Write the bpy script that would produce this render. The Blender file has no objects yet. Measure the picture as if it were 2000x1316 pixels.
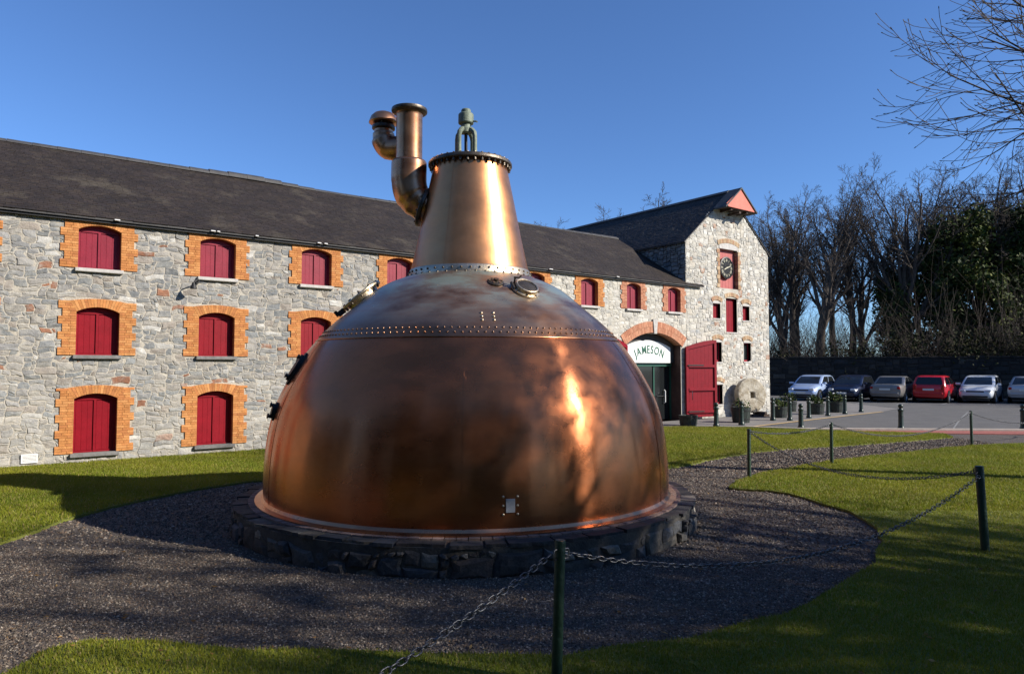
import bpy, bmesh, math, random
import numpy as np
from mathutils import Vector, Matrix

# ------------------------------------------------------------------ camera, sky, sun, exposure
S = bpy.context.scene
COL = S.collection
R = math.radians
cam = bpy.data.cameras.new('camera')
cam.sensor_width = 36.0
cam.lens = 23.994
cam.clip_start = 0.05
cam.clip_end = 3000
camo = bpy.data.objects.new('camera', cam)
COL.objects.link(camo)
camo.location = (0, 0, 1.9)
camo.rotation_euler = (R(90 + 2.534), 0, 0)
S.camera = camo

SUN_EL = R(29.0)
SUN_DIR = Vector((0.956 * math.cos(SUN_EL), -0.292 * math.cos(SUN_EL), math.sin(SUN_EL))).normalized()
world = bpy.data.worlds.new('World')
S.world = world
world.use_nodes = True
wn = world.node_tree.nodes
wl = world.node_tree.links
wn.clear()
sky = wn.new('ShaderNodeTexSky')
sky.sky_type = 'NISHITA'
sky.sun_disc = False
sky.sun_elevation = SUN_EL
sky.sun_rotation = math.atan2(SUN_DIR.x, SUN_DIR.y)
sky.altitude = 1000
sky.air_density = 1.0
sky.dust_density = 0.0
sky.ozone_density = 6.0
bg = wn.new('ShaderNodeBackground')
bg.inputs['Strength'].default_value = 0.079
wo = wn.new('ShaderNodeOutputWorld')
pol = wn.new('ShaderNodeVectorMath')          # the clear, saturated blue of a polarised spring sky
pol.operation = 'MULTIPLY'
pol.inputs[1].default_value = (1.12, 1.26, 1.46)
wl.new(sky.outputs[0], pol.inputs[0])
wl.new(pol.outputs[0], bg.inputs['Color'])
wl.new(bg.outputs[0], wo.inputs['Surface'])

sl = bpy.data.lights.new('sun', 'SUN')
sl.energy = 5.0
sl.angle = R(0.53)
sl.color = (1.0, 0.93, 0.82)
so = bpy.data.objects.new('sun', sl)
COL.objects.link(so)
so.rotation_euler = SUN_DIR.to_track_quat('Z', 'Y').to_euler()
so.location = (40, -20, 30)

S.view_settings.view_transform = 'Standard'
S.view_settings.look = 'None'
S.view_settings.exposure = 0.6
S.view_settings.gamma = 1.0
S.view_settings.use_curve_mapping = False
S.render.engine = 'CYCLES'
S.cycles.max_bounces = 6
S.cycles.diffuse_bounces = 3
S.cycles.glossy_bounces = 3
S.cycles.use_denoising = True

# ------------------------------------------------------------------ helpers
rng = np.random.default_rng(7)
rnd = random.Random(11)


def tag(o, label=None, cat=None, group=None, kind=None):
    if label: o['label'] = label
    if cat: o['category'] = cat
    if group: o['group'] = group
    if kind: o['kind'] = kind
    return o


def empty(name, loc=(0, 0, 0), rz=0.0, label=None, cat=None, group=None, kind=None):
    o = bpy.data.objects.new(name, None)
    o.empty_display_size = 0.1
    COL.objects.link(o)
    o.location = loc
    o.rotation_euler = (0, 0, rz)
    return tag(o, label, cat, group, kind)


def link(name, me, parent=None, kind=None, mtx=None):
    o = bpy.data.objects.new(name, me)
    COL.objects.link(o)
    if parent is not None: o.parent = parent
    if mtx is not None: o.matrix_local = mtx
    if kind: o['kind'] = kind
    return o


def np_mesh(name, V, loops, totals, mat=None, smooth=False, col=None):
    me = bpy.data.meshes.new(name)
    V = np.ascontiguousarray(V, dtype=np.float32)
    loops = np.ascontiguousarray(loops, dtype=np.int32)
    totals = np.ascontiguousarray(totals, dtype=np.int32)
    me.vertices.add(len(V))
    me.vertices.foreach_set('co', V.ravel())
    me.loops.add(len(loops))
    me.loops.foreach_set('vertex_index', loops)
    me.polygons.add(len(totals))
    starts = np.zeros(len(totals), dtype=np.int32)
    starts[1:] = np.cumsum(totals)[:-1]
    me.polygons.foreach_set('loop_start', starts)
    me.polygons.foreach_set('loop_total', totals)
    me.polygons.foreach_set('use_smooth', np.full(len(totals), bool(smooth)))
    if col is not None:
        at = me.color_attributes.new('tint', 'FLOAT_COLOR', 'POINT')
        c = np.ones((len(V), 4), dtype=np.float32)
        c[:, :3] = col
        at.data.foreach_set('color', c.ravel())
    me.update(calc_edges=True)
    if mat: me.materials.append(mat)
    return me


class MB:
    """collects geometry; build() links it as ONE mesh object"""
    def __init__(s): s.v = []; s.f = []; s.c = []

    def add(s, verts, faces, col=(1, 1, 1)):
        n = len(s.v)
        s.v.extend(verts)
        s.f.extend([tuple(i + n for i in f) for f in faces])
        s.c.extend([col] * len(verts))
        return s

    def box(s, x0, x1, y0, y1, z0, z1, col=(1, 1, 1), b=0.0, M=None):
        if b <= 0:
            V = [(x, y, z) for z in (z0, z1) for y in (y0, y1) for x in (x0, x1)]
            Fc = [(0, 2, 3, 1), (4, 5, 7, 6), (0, 1, 5, 4), (2, 6, 7, 3), (0, 4, 6, 2), (1, 3, 7, 5)]
        else:
            # rounded-edge box: three vertices per corner
            V = []; idx = {}
            for k, z in enumerate((z0, z1)):
                for j, y in enumerate((y0, y1)):
                    for i, x in enumerate((x0, x1)):
                        sx, sy, sz = (1, -1)[i], (1, -1)[j], (1, -1)[k]
                        idx[i, j, k] = len(V)
                        V += [(x, y + sy * b, z + sz * b), (x + sx * b, y, z + sz * b), (x + sx * b, y + sy * b, z)]
            I = lambda i, j, k, a: idx[i, j, k] + a
            Fc = []
            Fc.append((I(0,0,0,0), I(0,0,1,0), I(0,1,1,0), I(0,1,0,0)))
            Fc.append((I(1,0,0,0), I(1,1,0,0), I(1,1,1,0), I(1,0,1,0)))
            Fc.append((I(0,0,0,1), I(1,0,0,1), I(1,0,1,1), I(0,0,1,1)))
            Fc.append((I(0,1,0,1), I(0,1,1,1), I(1,1,1,1), I(1,1,0,1)))
            Fc.append((I(0,0,0,2), I(0,1,0,2), I(1,1,0,2), I(1,0,0,2)))
            Fc.append((I(0,0,1,2), I(1,0,1,2), I(1,1,1,2), I(0,1,1,2)))
            for j in (0, 1):
                for k in (0, 1):
                    Fc.append((I(0,j,k,1), I(1,j,k,1), I(1,j,k,2), I(0,j,k,2)))
            for i in (0, 1):
                for k in (0, 1):
                    Fc.append((I(i,0,k,0), I(i,1,k,0), I(i,1,k,2), I(i,0,k,2)))
            for i in (0, 1):
                for j in (0, 1):
                    Fc.append((I(i,j,0,0), I(i,j,1,0), I(i,j,1,1), I(i,j,0,1)))
            for i in (0, 1):
                for j in (0, 1):
                    for k in (0, 1):
                        Fc.append((I(i,j,k,0), I(i,j,k,1), I(i,j,k,2)))
        if M is not None: V = [tuple(M @ Vector(p)) for p in V]
        return s.add(V, Fc, col)

    def prism(s, pts, y0, y1, col=(1, 1, 1), axis='y'):
        """outline pts (a, b); extruded along y (a->x, b->z) or along z (a->x, b->y)"""
        n = len(pts)
        if axis == 'y': V = [(a, y0, b) for a, b in pts] + [(a, y1, b) for a, b in pts]
        elif axis == 'z': V = [(a, b, y0) for a, b in pts] + [(a, b, y1) for a, b in pts]
        else: V = [(y0, a, b) for a, b in pts] + [(y1, a, b) for a, b in pts]
        Fc = [tuple(range(n)), tuple(range(2 * n - 1, n - 1, -1))]
        Fc += [(i, i + n, (i + 1) % n + n, (i + 1) % n) for i in range(n)]
        return s.add(V, Fc, col)

    def lathe(s, prof, c=(0, 0, 0), n=24, M=None, col=(1, 1, 1), cap=True):
        V = []; Fc = []
        for r, z in prof:
            for k in range(n):
                a = 2 * math.pi * k / n
                V.append((c[0] + r * math.cos(a), c[1] + r * math.sin(a), c[2] + z))
        for j in range(len(prof) - 1):
            for k in range(n):
                k2 = (k + 1) % n
                Fc.append((j * n + k, j * n + k2, (j + 1) * n + k2, (j + 1) * n + k))
        if cap:
            Fc.append(tuple(range(n - 1, -1, -1)))
            Fc.append(tuple((len(prof) - 1) * n + k for k in range(n)))
        if M is not None: V = [tuple(M @ Vector(p)) for p in V]
        return s.add(V, Fc, col)

    def tube(s, path, rad, n=12, col=(1, 1, 1), cap=True):
        P = [Vector(p) for p in path]
        if not hasattr(rad, '__len__'): rad = [rad] * len(P)
        V = []; Fc = []
        t0 = (P[1] - P[0]).normalized()
        up = Vector((0, 0, 1)) if abs(t0.z) < .9 else Vector((1, 0, 0))
        u = t0.cross(up).normalized()
        for i, p in enumerate(P):
            t = (P[min(i + 1, len(P) - 1)] - P[max(i - 1, 0)]).normalized()
            u = (u - t * u.dot(t)).normalized()
            w = t.cross(u)
            for k in range(n):
                a = 2 * math.pi * k / n
                V.append(tuple(p + (u * math.cos(a) + w * math.sin(a)) * rad[i]))
        for j in range(len(P) - 1):
            for k in range(n):
                k2 = (k + 1) % n
                Fc.append((j * n + k, j * n + k2, (j + 1) * n + k2, (j + 1) * n + k))
        if cap:
            Fc.append(tuple(range(n - 1, -1, -1)))
            Fc.append(tuple((len(P) - 1) * n + k for k in range(n)))
        return s.add(V, Fc, col)

    def mesh(s, name, mat, smooth=False):
        loops = [i for f in s.f for i in f]
        return np_mesh(name, np.array(s.v), loops, [len(f) for f in s.f], mat, smooth, np.array(s.c))

    def build(s, name, mat, parent=None, smooth=False, kind=None, angle=None, loc=None):
        me = s.mesh(name, mat, smooth or angle is not None)
        if angle is not None:
            me.set_sharp_from_angle(angle=R(angle))
        o = link(name, me, parent, kind)
        if loc: o.location = loc
        return o


def copy_tree(o, parent=None):
    c = o.copy()
    COL.objects.link(c)
    if parent is not None: c.parent = parent
    for ch in list(o.children):
        copy_tree(ch, c)
    return c


def G2(p0, p1, t): return tuple(a + (b - a) * t for a, b in zip(p0, p1))


# ------------------------------------------------------------------ materials
def material(name, c1, c2=None, scale=6.0, rough=0.8, metallic=0.0, bump=0.0, bscale=40.0, attr=False, detail=6.0,
             coat=0.0, spec=0.5, fine=None, contrast=(0.35, 0.65), coords='Object', overlay=None):
    m = bpy.data.materials.new(name)
    m.use_nodes = True
    nt = m.node_tree
    N = nt.nodes; L = nt.links
    b = N['Principled BSDF']
    b.inputs['Roughness'].default_value = rough
    b.inputs['Metallic'].default_value = metallic
    b.inputs['Specular IOR Level'].default_value = spec
    if coat: b.inputs['Coat Weight'].default_value = coat
    tc = N.new('ShaderNodeTexCoord')
    out = None
    if c2 is not None:
        nz = N.new('ShaderNodeTexNoise')
        nz.inputs['Scale'].default_value = scale
        nz.inputs['Detail'].default_value = detail
        nz.inputs['Roughness'].default_value = 0.62
        L.new(tc.outputs[coords], nz.inputs['Vector'])
        rp = N.new('ShaderNodeValToRGB')
        rp.color_ramp.elements[0].position = contrast[0]
        rp.color_ramp.elements[1].position = contrast[1]
        rp.color_ramp.elements[0].color = (*c1, 1)
        rp.color_ramp.elements[1].color = (*c2, 1)
        L.new(nz.outputs['Fac'], rp.inputs['Fac'])
        out = rp.outputs['Color']
    if fine:
        fz = N.new('ShaderNodeTexNoise')
        fz.inputs['Scale'].default_value = fine[0]
        fz.inputs['Detail'].default_value = 4
        L.new(tc.outputs[coords], fz.inputs['Vector'])
        mr = N.new('ShaderNodeMapRange')
        mr.inputs['From Min'].default_value = 0.3
        mr.inputs['From Max'].default_value = 0.7
        mr.inputs['To Min'].default_value = 1 - fine[1]
        mr.inputs['To Max'].default_value = 1 + fine[1]
        L.new(fz.outputs['Fac'], mr.inputs['Value'])
        mx = N.new('ShaderNodeVectorMath'); mx.operation = 'SCALE'
        if out is not None: L.new(out, mx.inputs[0])
        else: mx.inputs[0].default_value = c1
        L.new(mr.outputs[0], mx.inputs['Scale'])
        out = mx.outputs[0]
    if attr:
        at = N.new('ShaderNodeAttribute')
        at.attribute_name = 'tint'
        mu = N.new('ShaderNodeVectorMath'); mu.operation = 'MULTIPLY'
        L.new(at.outputs['Color'], mu.inputs[0])
        if out is not None: L.new(out, mu.inputs[1])
        else: mu.inputs[1].default_value = c1
        out = mu.outputs[0]
    if overlay:          # smears of another matter over the surface: (colour, scale, from, to, amount)
        oz = N.new('ShaderNodeTexNoise'); oz.inputs['Scale'].default_value = overlay[1]; oz.inputs['Detail'].default_value = 8; oz.inputs['Roughness'].default_value = .7
        L.new(tc.outputs[coords], oz.inputs['Vector'])
        om = N.new('ShaderNodeMapRange'); om.inputs['From Min'].default_value = overlay[2]; om.inputs['From Max'].default_value = overlay[3]; om.inputs['To Max'].default_value = overlay[4]
        L.new(oz.outputs['Fac'], om.inputs['Value'])
        ox = N.new('ShaderNodeMix'); ox.data_type = 'RGBA'
        L.new(om.outputs[0], ox.inputs['Factor']); L.new(out, ox.inputs['A']); ox.inputs['B'].default_value = (*overlay[0], 1)
        out = ox.outputs['Result']
    if out is not None: L.new(out, b.inputs['Base Color'])
    else: b.inputs['Base Color'].default_value = (*c1, 1)
    if bump:
        bz = N.new('ShaderNodeTexNoise')
        bz.inputs['Scale'].default_value = bscale
        bz.inputs['Detail'].default_value = 5
        L.new(tc.outputs[coords], bz.inputs['Vector'])
        bp = N.new('ShaderNodeBump')
        bp.inputs['Strength'].default_value = bump
        bp.inputs['Distance'].default_value = 0.02
        L.new(bz.outputs['Fac'], bp.inputs['Height'])
        L.new(bp.outputs['Normal'], b.inputs['Normal'])
    return m


def copper(name, base, dark, green, rough, patina, streak=0.5, green_z=None, aniso=0.0, patina_from=.42, film=.28):
    """old burnished copper: warm metal, darker tarnish clouds, a little verdigris, brushed vertical streaks"""
    m = bpy.data.materials.new(name)
    m.use_nodes = True
    nt = m.node_tree; N = nt.nodes; L = nt.links
    b = N['Principled BSDF']
    b.inputs['Metallic'].default_value = 1.0
    if aniso:            # polishing marks run round the vessel, so highlights stretch up and down it
        b.inputs['Anisotropic'].default_value = aniso
        b.inputs['Anisotropic Rotation'].default_value = .25
        tg = N.new('ShaderNodeTangent'); tg.direction_type = 'RADIAL'; tg.axis = 'Z'
        L.new(tg.outputs[0], b.inputs['Tangent'])
    tc = N.new('ShaderNodeTexCoord')
    n1 = N.new('ShaderNodeTexNoise'); n1.inputs['Scale'].default_value = 0.9; n1.inputs['Detail'].default_value = 8; n1.inputs['Roughness'].default_value = .65
    mp = N.new('ShaderNodeMapping'); mp.inputs['Scale'].default_value = (1, 1, 1.7)
    L.new(tc.outputs['Object'], mp.inputs['Vector']); L.new(mp.outputs[0], n1.inputs['Vector'])
    r1 = N.new('ShaderNodeValToRGB')
    r1.color_ramp.elements[0].position = .36; r1.color_ramp.elements[1].position = .66
    r1.color_ramp.elements[0].color = (*dark, 1); r1.color_ramp.elements[1].color = (*base, 1)
    L.new(n1.outputs['Fac'], r1.inputs['Fac'])
    n2 = N.new('ShaderNodeTexNoise'); n2.inputs['Scale'].default_value = 1.6; n2.inputs['Detail'].default_value = 7; n2.inputs['Roughness'].default_value = .6
    mp2 = N.new('ShaderNodeMapping'); mp2.inputs['Scale'].default_value = (1, 1, 3.5); mp2.inputs['Location'].default_value = (3, 1, 7)
    L.new(tc.outputs['Object'], mp2.inputs['Vector']); L.new(mp2.outputs[0], n2.inputs['Vector'])
    r2 = N.new('ShaderNodeValToRGB')
    r2.color_ramp.elements[0].position = patina_from; r2.color_ramp.elements[1].position = patina_from + .28
    r2.color_ramp.elements[0].color = (0, 0, 0, 1); r2.color_ramp.elements[1].color = (1, 1, 1, 1)
    L.new(n2.outputs['Fac'], r2.inputs['Fac'])
    pf = N.new('ShaderNodeMath'); pf.operation = 'MULTIPLY'; pf.inputs[1].default_value = patina
    L.new(r2.outputs['Color'], pf.inputs[0])
    fac = pf.outputs[0]
    if green_z is not None:
        sep = N.new('ShaderNodeSeparateXYZ'); L.new(tc.outputs['Object'], sep.inputs[0])
        mr = N.new('ShaderNodeMapRange'); mr.inputs['From Min'].default_value = green_z[0]; mr.inputs['From Max'].default_value = green_z[1]
        L.new(sep.outputs['Z'], mr.inputs['Value'])
        m3 = N.new('ShaderNodeMath'); m3.operation = 'MULTIPLY'
        L.new(fac, m3.inputs[0]); L.new(mr.outputs[0], m3.inputs[1])
        fac = m3.outputs[0]
    mix = N.new('ShaderNodeMix'); mix.data_type = 'RGBA'
    L.new(fac, mix.inputs['Factor'])
    L.new(r1.outputs['Color'], mix.inputs['A']); mix.inputs['B'].default_value = (*green, 1)
    L.new(mix.outputs['Result'], b.inputs['Base Color'])
    mt = N.new('ShaderNodeMapRange'); mt.inputs['To Min'].default_value = 1.0; mt.inputs['To Max'].default_value = 0.35
    L.new(fac, mt.inputs['Value']); L.new(mt.outputs[0], b.inputs['Metallic'])
    # roughness clouds
    n3 = N.new('ShaderNodeTexNoise'); n3.inputs['Scale'].default_value = 3.0; n3.inputs['Detail'].default_value = 8
    L.new(tc.outputs['Object'], n3.inputs['Vector'])
    rr = N.new('ShaderNodeMapRange'); rr.inputs['From Min'].default_value = .3; rr.inputs['From Max'].default_value = .7
    rr.inputs['To Min'].default_value = rough - .04; rr.inputs['To Max'].default_value = rough + .06
    L.new(n3.outputs['Fac'], rr.inputs['Value']); L.new(rr.outputs[0], b.inputs['Roughness'])
    main_nodes = (b, rr)
    # brushed / beaten relief
    n4 = N.new('ShaderNodeTexNoise'); n4.inputs['Scale'].default_value = 7.0; n4.inputs['Detail'].default_value = 4
    mp4 = N.new('ShaderNodeMapping'); mp4.inputs['Scale'].default_value = (1, 1, .55)
    L.new(tc.outputs['Object'], mp4.inputs['Vector']); L.new(mp4.outputs[0], n4.inputs['Vector'])
    bp = N.new('ShaderNodeBump'); bp.inputs['Strength'].default_value = streak; bp.inputs['Distance'].default_value = 0.012
    L.new(n4.outputs['Fac'], bp.inputs['Height']); L.new(bp.outputs[0], b.inputs['Normal'])
    # a thin dull film over the polish: part of the light scatters widely
    b2 = N.new('ShaderNodeBsdfPrincipled')
    b2.inputs['Metallic'].default_value = 1.0; b2.inputs['Roughness'].default_value = .46
    L.new(mix.outputs['Result'], b2.inputs['Base Color']); L.new(bp.outputs[0], b2.inputs['Normal'])
    ms = N.new('ShaderNodeMixShader'); L.new(b.outputs[0], ms.inputs[1]); L.new(b2.outputs[0], ms.inputs[2])
    fm = N.new('ShaderNodeMapRange'); fm.inputs['From Min'].default_value = .3; fm.inputs['From Max'].default_value = .7
    fm.inputs['To Min'].default_value = film - .15; fm.inputs['To Max'].default_value = film + .15
    L.new(n1.outputs['Fac'], fm.inputs['Value']); L.new(fm.outputs[0], ms.inputs[0])
    L.new(ms.outputs[0], N['Material Output'].inputs['Surface'])
    return m


MAT = {}
MAT['stone'] = material('rubble stone', (.60, .60, .61), (.92, .905, .875), scale=9, rough=.9, bump=.5, bscale=30, attr=True, spec=.25, fine=(60, .16), overlay=((.36, .345, .31), 5.5, .48, .68, .7))
MAT['stone_pale'] = material('pale rubble stone', (.66, .66, .66), (.95, .94, .91), scale=9, rough=.9, bump=.5, bscale=30, attr=True, spec=.25, fine=(60, .16), overlay=((.50, .475, .42), 5.5, .42, .62, .8))
MAT['mortar'] = material('lime mortar', (.36, .325, .27), (.46, .425, .36), scale=3, rough=.95, bump=.6, bscale=30, spec=.2, fine=(45, .18))
MAT['mortar_pale'] = material('pale lime mortar', (.38, .355, .30), (.52, .49, .43), scale=3, rough=.95, bump=.6, bscale=30, spec=.2, fine=(45, .18))
MAT['brick'] = material('orange brick', (.66, .63, .6), (.92, .9, .88), scale=14, rough=.85, bump=.35, bscale=60, attr=True, spec=.3, fine=(70, .15))
MAT['slate'] = material('roof slate', (.44, .395, .375), (.72, .655, .60), scale=1.3, rough=.72, bump=.3, bscale=30, attr=True, spec=.35, fine=(24, .3), overlay=((.12, .10, .07), 1.1, .54, .74, .55))
MAT['dark_slate'] = material('dark slate', (.035, .034, .036), (.06, .058, .058), scale=5, rough=.7, bump=.2, bscale=30)
MAT['red'] = material('red gloss paint', (.185, .0022, .009), (.225, .0034, .012), scale=5, rough=.45, spec=.25, bump=.05, bscale=25, fine=(30, .08))
MAT['red_sky_sheen'] = material('red paint with sky sheen', (.19, .008, .024), (.235, .011, .031), scale=3, rough=.45, spec=.35, bump=.05, bscale=25, fine=(30, .1))  # top-row shutters: pink sheen of the reflected sky painted into the red
MAT['red_frame'] = material('dull red paint', (.24, .008, .018), (.29, .01, .022), scale=5, rough=.45)
MAT['coral'] = material('faded coral paint', (.56, .12, .075), (.62, .15, .095), scale=4, rough=.6, fine=(30, .08))
MAT['pink_panel'] = material('faded red boards', (.36, .075, .07), (.42, .1, .09), scale=4, rough=.6, fine=(30, .1))
MAT['sill_pale'] = material('pale stone sill', (.38, .36, .34), (.5, .48, .45), scale=9, rough=.85, bump=.3)
MAT['sill_dark'] = material('grey stone sill', (.13, .125, .12), (.2, .195, .19), scale=9, rough=.8, bump=.3)
MAT['iron'] = material('black iron', (.018, .018, .018), (.03, .03, .03), scale=8, rough=.5, metallic=.3, bump=.1)
MAT['bollard'] = material('green black paint', (.008, .02, .014), (.014, .03, .02), scale=9, rough=.38, bump=.12, bscale=30)
MAT['post'] = material('dark green timber post', (.008, .03, .016), (.016, .045, .024), scale=11, rough=.5, bump=.35, bscale=34)
MAT['galv'] = material('weathered steel chain', (.065, .065, .07), (.13, .132, .14), scale=30, rough=.42, metallic=.75)
MAT['copper_bowl'] = copper('burnished copper bowl', (.51, .178, .072), (.43, .145, .062), (.18, .13, .085), .22, .2, .10, aniso=.9)
MAT['copper_dome'] = copper('weathered copper dome', (.50, .22, .10), (.28, .135, .075), (.25, .31, .285), .30, .95, .14, green_z=(1.85, 2.5), aniso=.5, patina_from=.30)
MAT['copper_neck'] = copper('bright copper neck', (.80, .37, .155), (.60, .26, .11), (.30, .27, .2), .33, .12, .15, aniso=.5)
MAT['copper_pipe'] = copper('copper pipe', (.72, .37, .19), (.44, .20, .105), (.3, .3, .24), .28, .3, .25)
MAT['bronze'] = material('bronze ring', (.52, .41, .27), (.72, .6, .43), scale=12, rough=.38, metallic=1.0, bump=.15)
MAT['bronze_dark'] = material('dark bronze', (.07, .06, .05), (.14, .115, .09), scale=12, rough=.45, metallic=.8, bump=.2)
MAT['verdigris'] = material('green cast iron', (.12, .15, .115), (.2, .235, .18), scale=12, rough=.65, metallic=.1, bump=.25)
MAT['plate'] = material('grey maker plate', (.33, .34, .37), (.42, .43, .46), scale=20, rough=.4, metallic=.4)
MAT['plinth_stone'] = material('dark plinth stone', (.7, .7, .7), (1.3, 1.25, 1.2), scale=9, rough=.85, bump=.7, bscale=18, attr=True, fine=(50, .25))
MAT['plinth_core'] = material('dark mortar', (.042, .038, .034), (.085, .076, .064), scale=6, rough=.95, bump=.5)
MAT['ring_brick'] = material('pale red paving brick', (.75, .75, .75), (1.15, 1.1, 1.1), scale=14, rough=.85, bump=.3, attr=True)
MAT['bark'] = material('grey brown bark', (.045, .036, .028), (.10, .082, .064), scale=4, rough=.92, bump=.6, bscale=14, fine=(18, .25))
MAT['twig'] = material('brown twigs', (.045, .035, .028), (.085, .066, .05), scale=2, rough=.9)
MAT['dark_twig'] = material('dark twigs', (.045, .034, .028), (.075, .058, .046), scale=2, rough=.9)
MAT['ivy'] = material('ivy leaves', (.02, .036, .010), (.055, .07, .02), scale=1.1, rough=.7, spec=.2, attr=True)
MAT['lawn'] = material('lawn soil and turf', (.095, .112, .012), (.16, .17, .022), scale=.9, rough=.95, bump=.9, bscale=55, fine=(70, .35), detail=9)
MAT['blade'] = material('grass blades', (1.2, 1.14, 1.0), (1.8, 1.68, 1.3), scale=.55, rough=.6, attr=True, spec=.25, detail=8)
MAT['ground'] = material('rough ground', (.05, .06, .02), (.09, .085, .04), scale=.4, rough=.95, bump=.5, bscale=12)
MAT['gravel'] = material('gravel bed', (.058, .047, .040), (.12, .099, .084), scale=38, rough=.95, bump=1.0, bscale=70, fine=(3.0, .22))
MAT['pebble'] = material('gravel stones', (.85, .85, .85), (1.15, 1.15, 1.15), scale=9, rough=.8, attr=True, spec=.35)
MAT['asphalt'] = material('asphalt', (.085, .082, .08), (.115, .11, .105), scale=1.2, rough=.92, bump=.3, bscale=120, fine=(60, .18))
MAT['pave'] = material('pale tarmac forecourt', (.16, .145, .135), (.215, .20, .185), scale=1.5, rough=.92, bump=.3, bscale=90, fine=(50, .12))
MAT['kerb'] = material('pale concrete kerb', (.42, .36, .30), (.55, .47, .39), scale=6, rough=.9, bump=.2)
MAT['red_paving'] = material('red brick paving', (.24, .07, .055), (.34, .105, .08), scale=9, rough=.9, bump=.4, bscale=40)
MAT['yellow_line'] = material('worn yellow paint', (.45, .30, .12), (.6, .42, .2), scale=7, rough=.8)
MAT['white_line'] = material('worn white paint', (.15, .15, .145), (.27, .27, .26), scale=7, rough=.85)
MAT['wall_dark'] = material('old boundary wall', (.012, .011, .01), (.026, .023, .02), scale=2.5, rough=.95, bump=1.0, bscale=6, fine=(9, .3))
MAT['white_sign'] = material('white sign board', (.76, .78, .76), (.8, .81, .79), scale=3, rough=.5)
MAT['green_paint'] = material('dark green paint', (.012, .07, .045), (.016, .085, .055), scale=6, rough=.4)
MAT['sign_green'] = material('green lettering', (.02, .11, .07), rough=.5)
MAT['grey_letter'] = material('grey lettering', (.45, .46, .47), rough=.6)
MAT['interior'] = material('dark interior', (.012, .012, .012), rough=.9)
MAT['glass_dark'] = material('dark glass', (.012, .014, .015), rough=.06, spec=.7)
MAT['door_panel'] = material('dark door reveal', (.06, .03, .025), (.09, .05, .04), scale=6, rough=.7)
MAT['white'] = material('white paint', (.75, .75, .74), rough=.5)
MAT['millstone'] = material('granite millstone', (.24, .195, .13), (.46, .42, .34), scale=5, rough=.9, bump=.7, bscale=24, fine=(40, .2))
MAT['timber'] = material('dark timber', (.03, .018, .013), (.06, .035, .025), scale=9, rough=.8, bump=.3)
MAT['tub'] = material('black green barrel staves', (.010, .018, .014), (.022, .03, .024), scale=10, rough=.55, bump=.3)
MAT['soil'] = material('planter soil', (.03, .022, .015), (.05, .036, .026), scale=20, rough=.95, bump=.6)
MAT['clock_face'] = material('black clock face', (.02, .02, .022), (.035, .035, .035), scale=8, rough=.45)
MAT['brass_hand'] = material('pale gilt', (.62, .58, .42), rough=.4)
MAT['rubber'] = material('tyre rubber', (.015, .015, .015), rough=.8)
MAT['alloy'] = material('silver wheel', (.5, .5, .51), rough=.35, metallic=.8)
MAT['lens'] = material('headlamp lens', (.6, .63, .66), rough=.1, spec=.7)
MAT['tail'] = material('red tail lens', (.32, .01, .01), rough=.15)
MAT['chrome_dark'] = material('black trim', (.02, .02, .02), rough=.4)
MAT['plate_w'] = material('pale number plate', (.66, .66, .62), rough=.5)
MAT['litter'] = material('dry earth edge', (.07, .055, .035), (.12, .09, .06), scale=5, rough=.95, bump=.6)

# grass lets some of the sunlight through
_nt = MAT['blade'].node_tree
_pb = _nt.nodes['Principled BSDF']
_tr = _nt.nodes.new('ShaderNodeBsdfTranslucent')
_nt.links.new(_pb.inputs['Base Color'].links[0].from_socket, _tr.inputs['Color'])
_mx = _nt.nodes.new('ShaderNodeMixShader'); _mx.inputs[0].default_value = .38
_nt.links.new(_pb.outputs[0], _mx.inputs[1]); _nt.links.new(_tr.outputs[0], _mx.inputs[2])
_nt.links.new(_mx.outputs[0], _nt.nodes['Material Output'].inputs['Surface'])


def paint(name, c, metallic=.0):
    m = material(name, c, tuple(x * 1.08 for x in c), scale=3, rough=.32, metallic=metallic, coat=.6)
    m.node_tree.nodes['Principled BSDF'].inputs['Coat Roughness'].default_value = .08
    return m

# visibility helper used only to choose which pieces show largest
_c, _s = math.cos(R(2.534)), math.sin(R(2.534))


def screen(p):
    z = p[2] - 1.9
    yc = p[1] * _c + z * _s
    zc = -p[1] * _s + z * _c
    if yc < .3: return (-9e3, -9e3, yc)
    return (1000 + 1333 * p[0] / yc, 658 - 1333 * zc / yc, yc)


def hidden_by_still(x, y):
    d = abs(x - 907)
    if y > 1000 or y < 300: return False
    if y < 540: return d < 105
    if y < 660: return d < 130 + (y - 540) * 1.4
    return d < 300 + (y - 660) * .35


def score(p, area, grazing=1.0):
    x, y, d = screen(p)
    if not (0 < x < 2000 and 0 < y < 1316) or hidden_by_still(x, y): return -1 / max(d, 1)
    return area / d / d

# ------------------------------------------------------------------ ground, lawns, gravel, forecourt
def smooth_closed(pts, it=2):
    P = [tuple(p) for p in pts]
    for _ in range(it):
        Q = []
        for i in range(len(P)):
            a, b = P[i], P[(i + 1) % len(P)]
            Q += [G2(a, b, .25), G2(a, b, .75)]
        P = Q
    return P


def densify(pts, step):
    out = []
    for i in range(len(pts)):
        a, b = pts[i], pts[(i + 1) % len(pts)]
        n = max(1, int(math.dist(a, b) / step))
        out += [G2(a, b, k / n) for k in range(n)]
    return out


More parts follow.
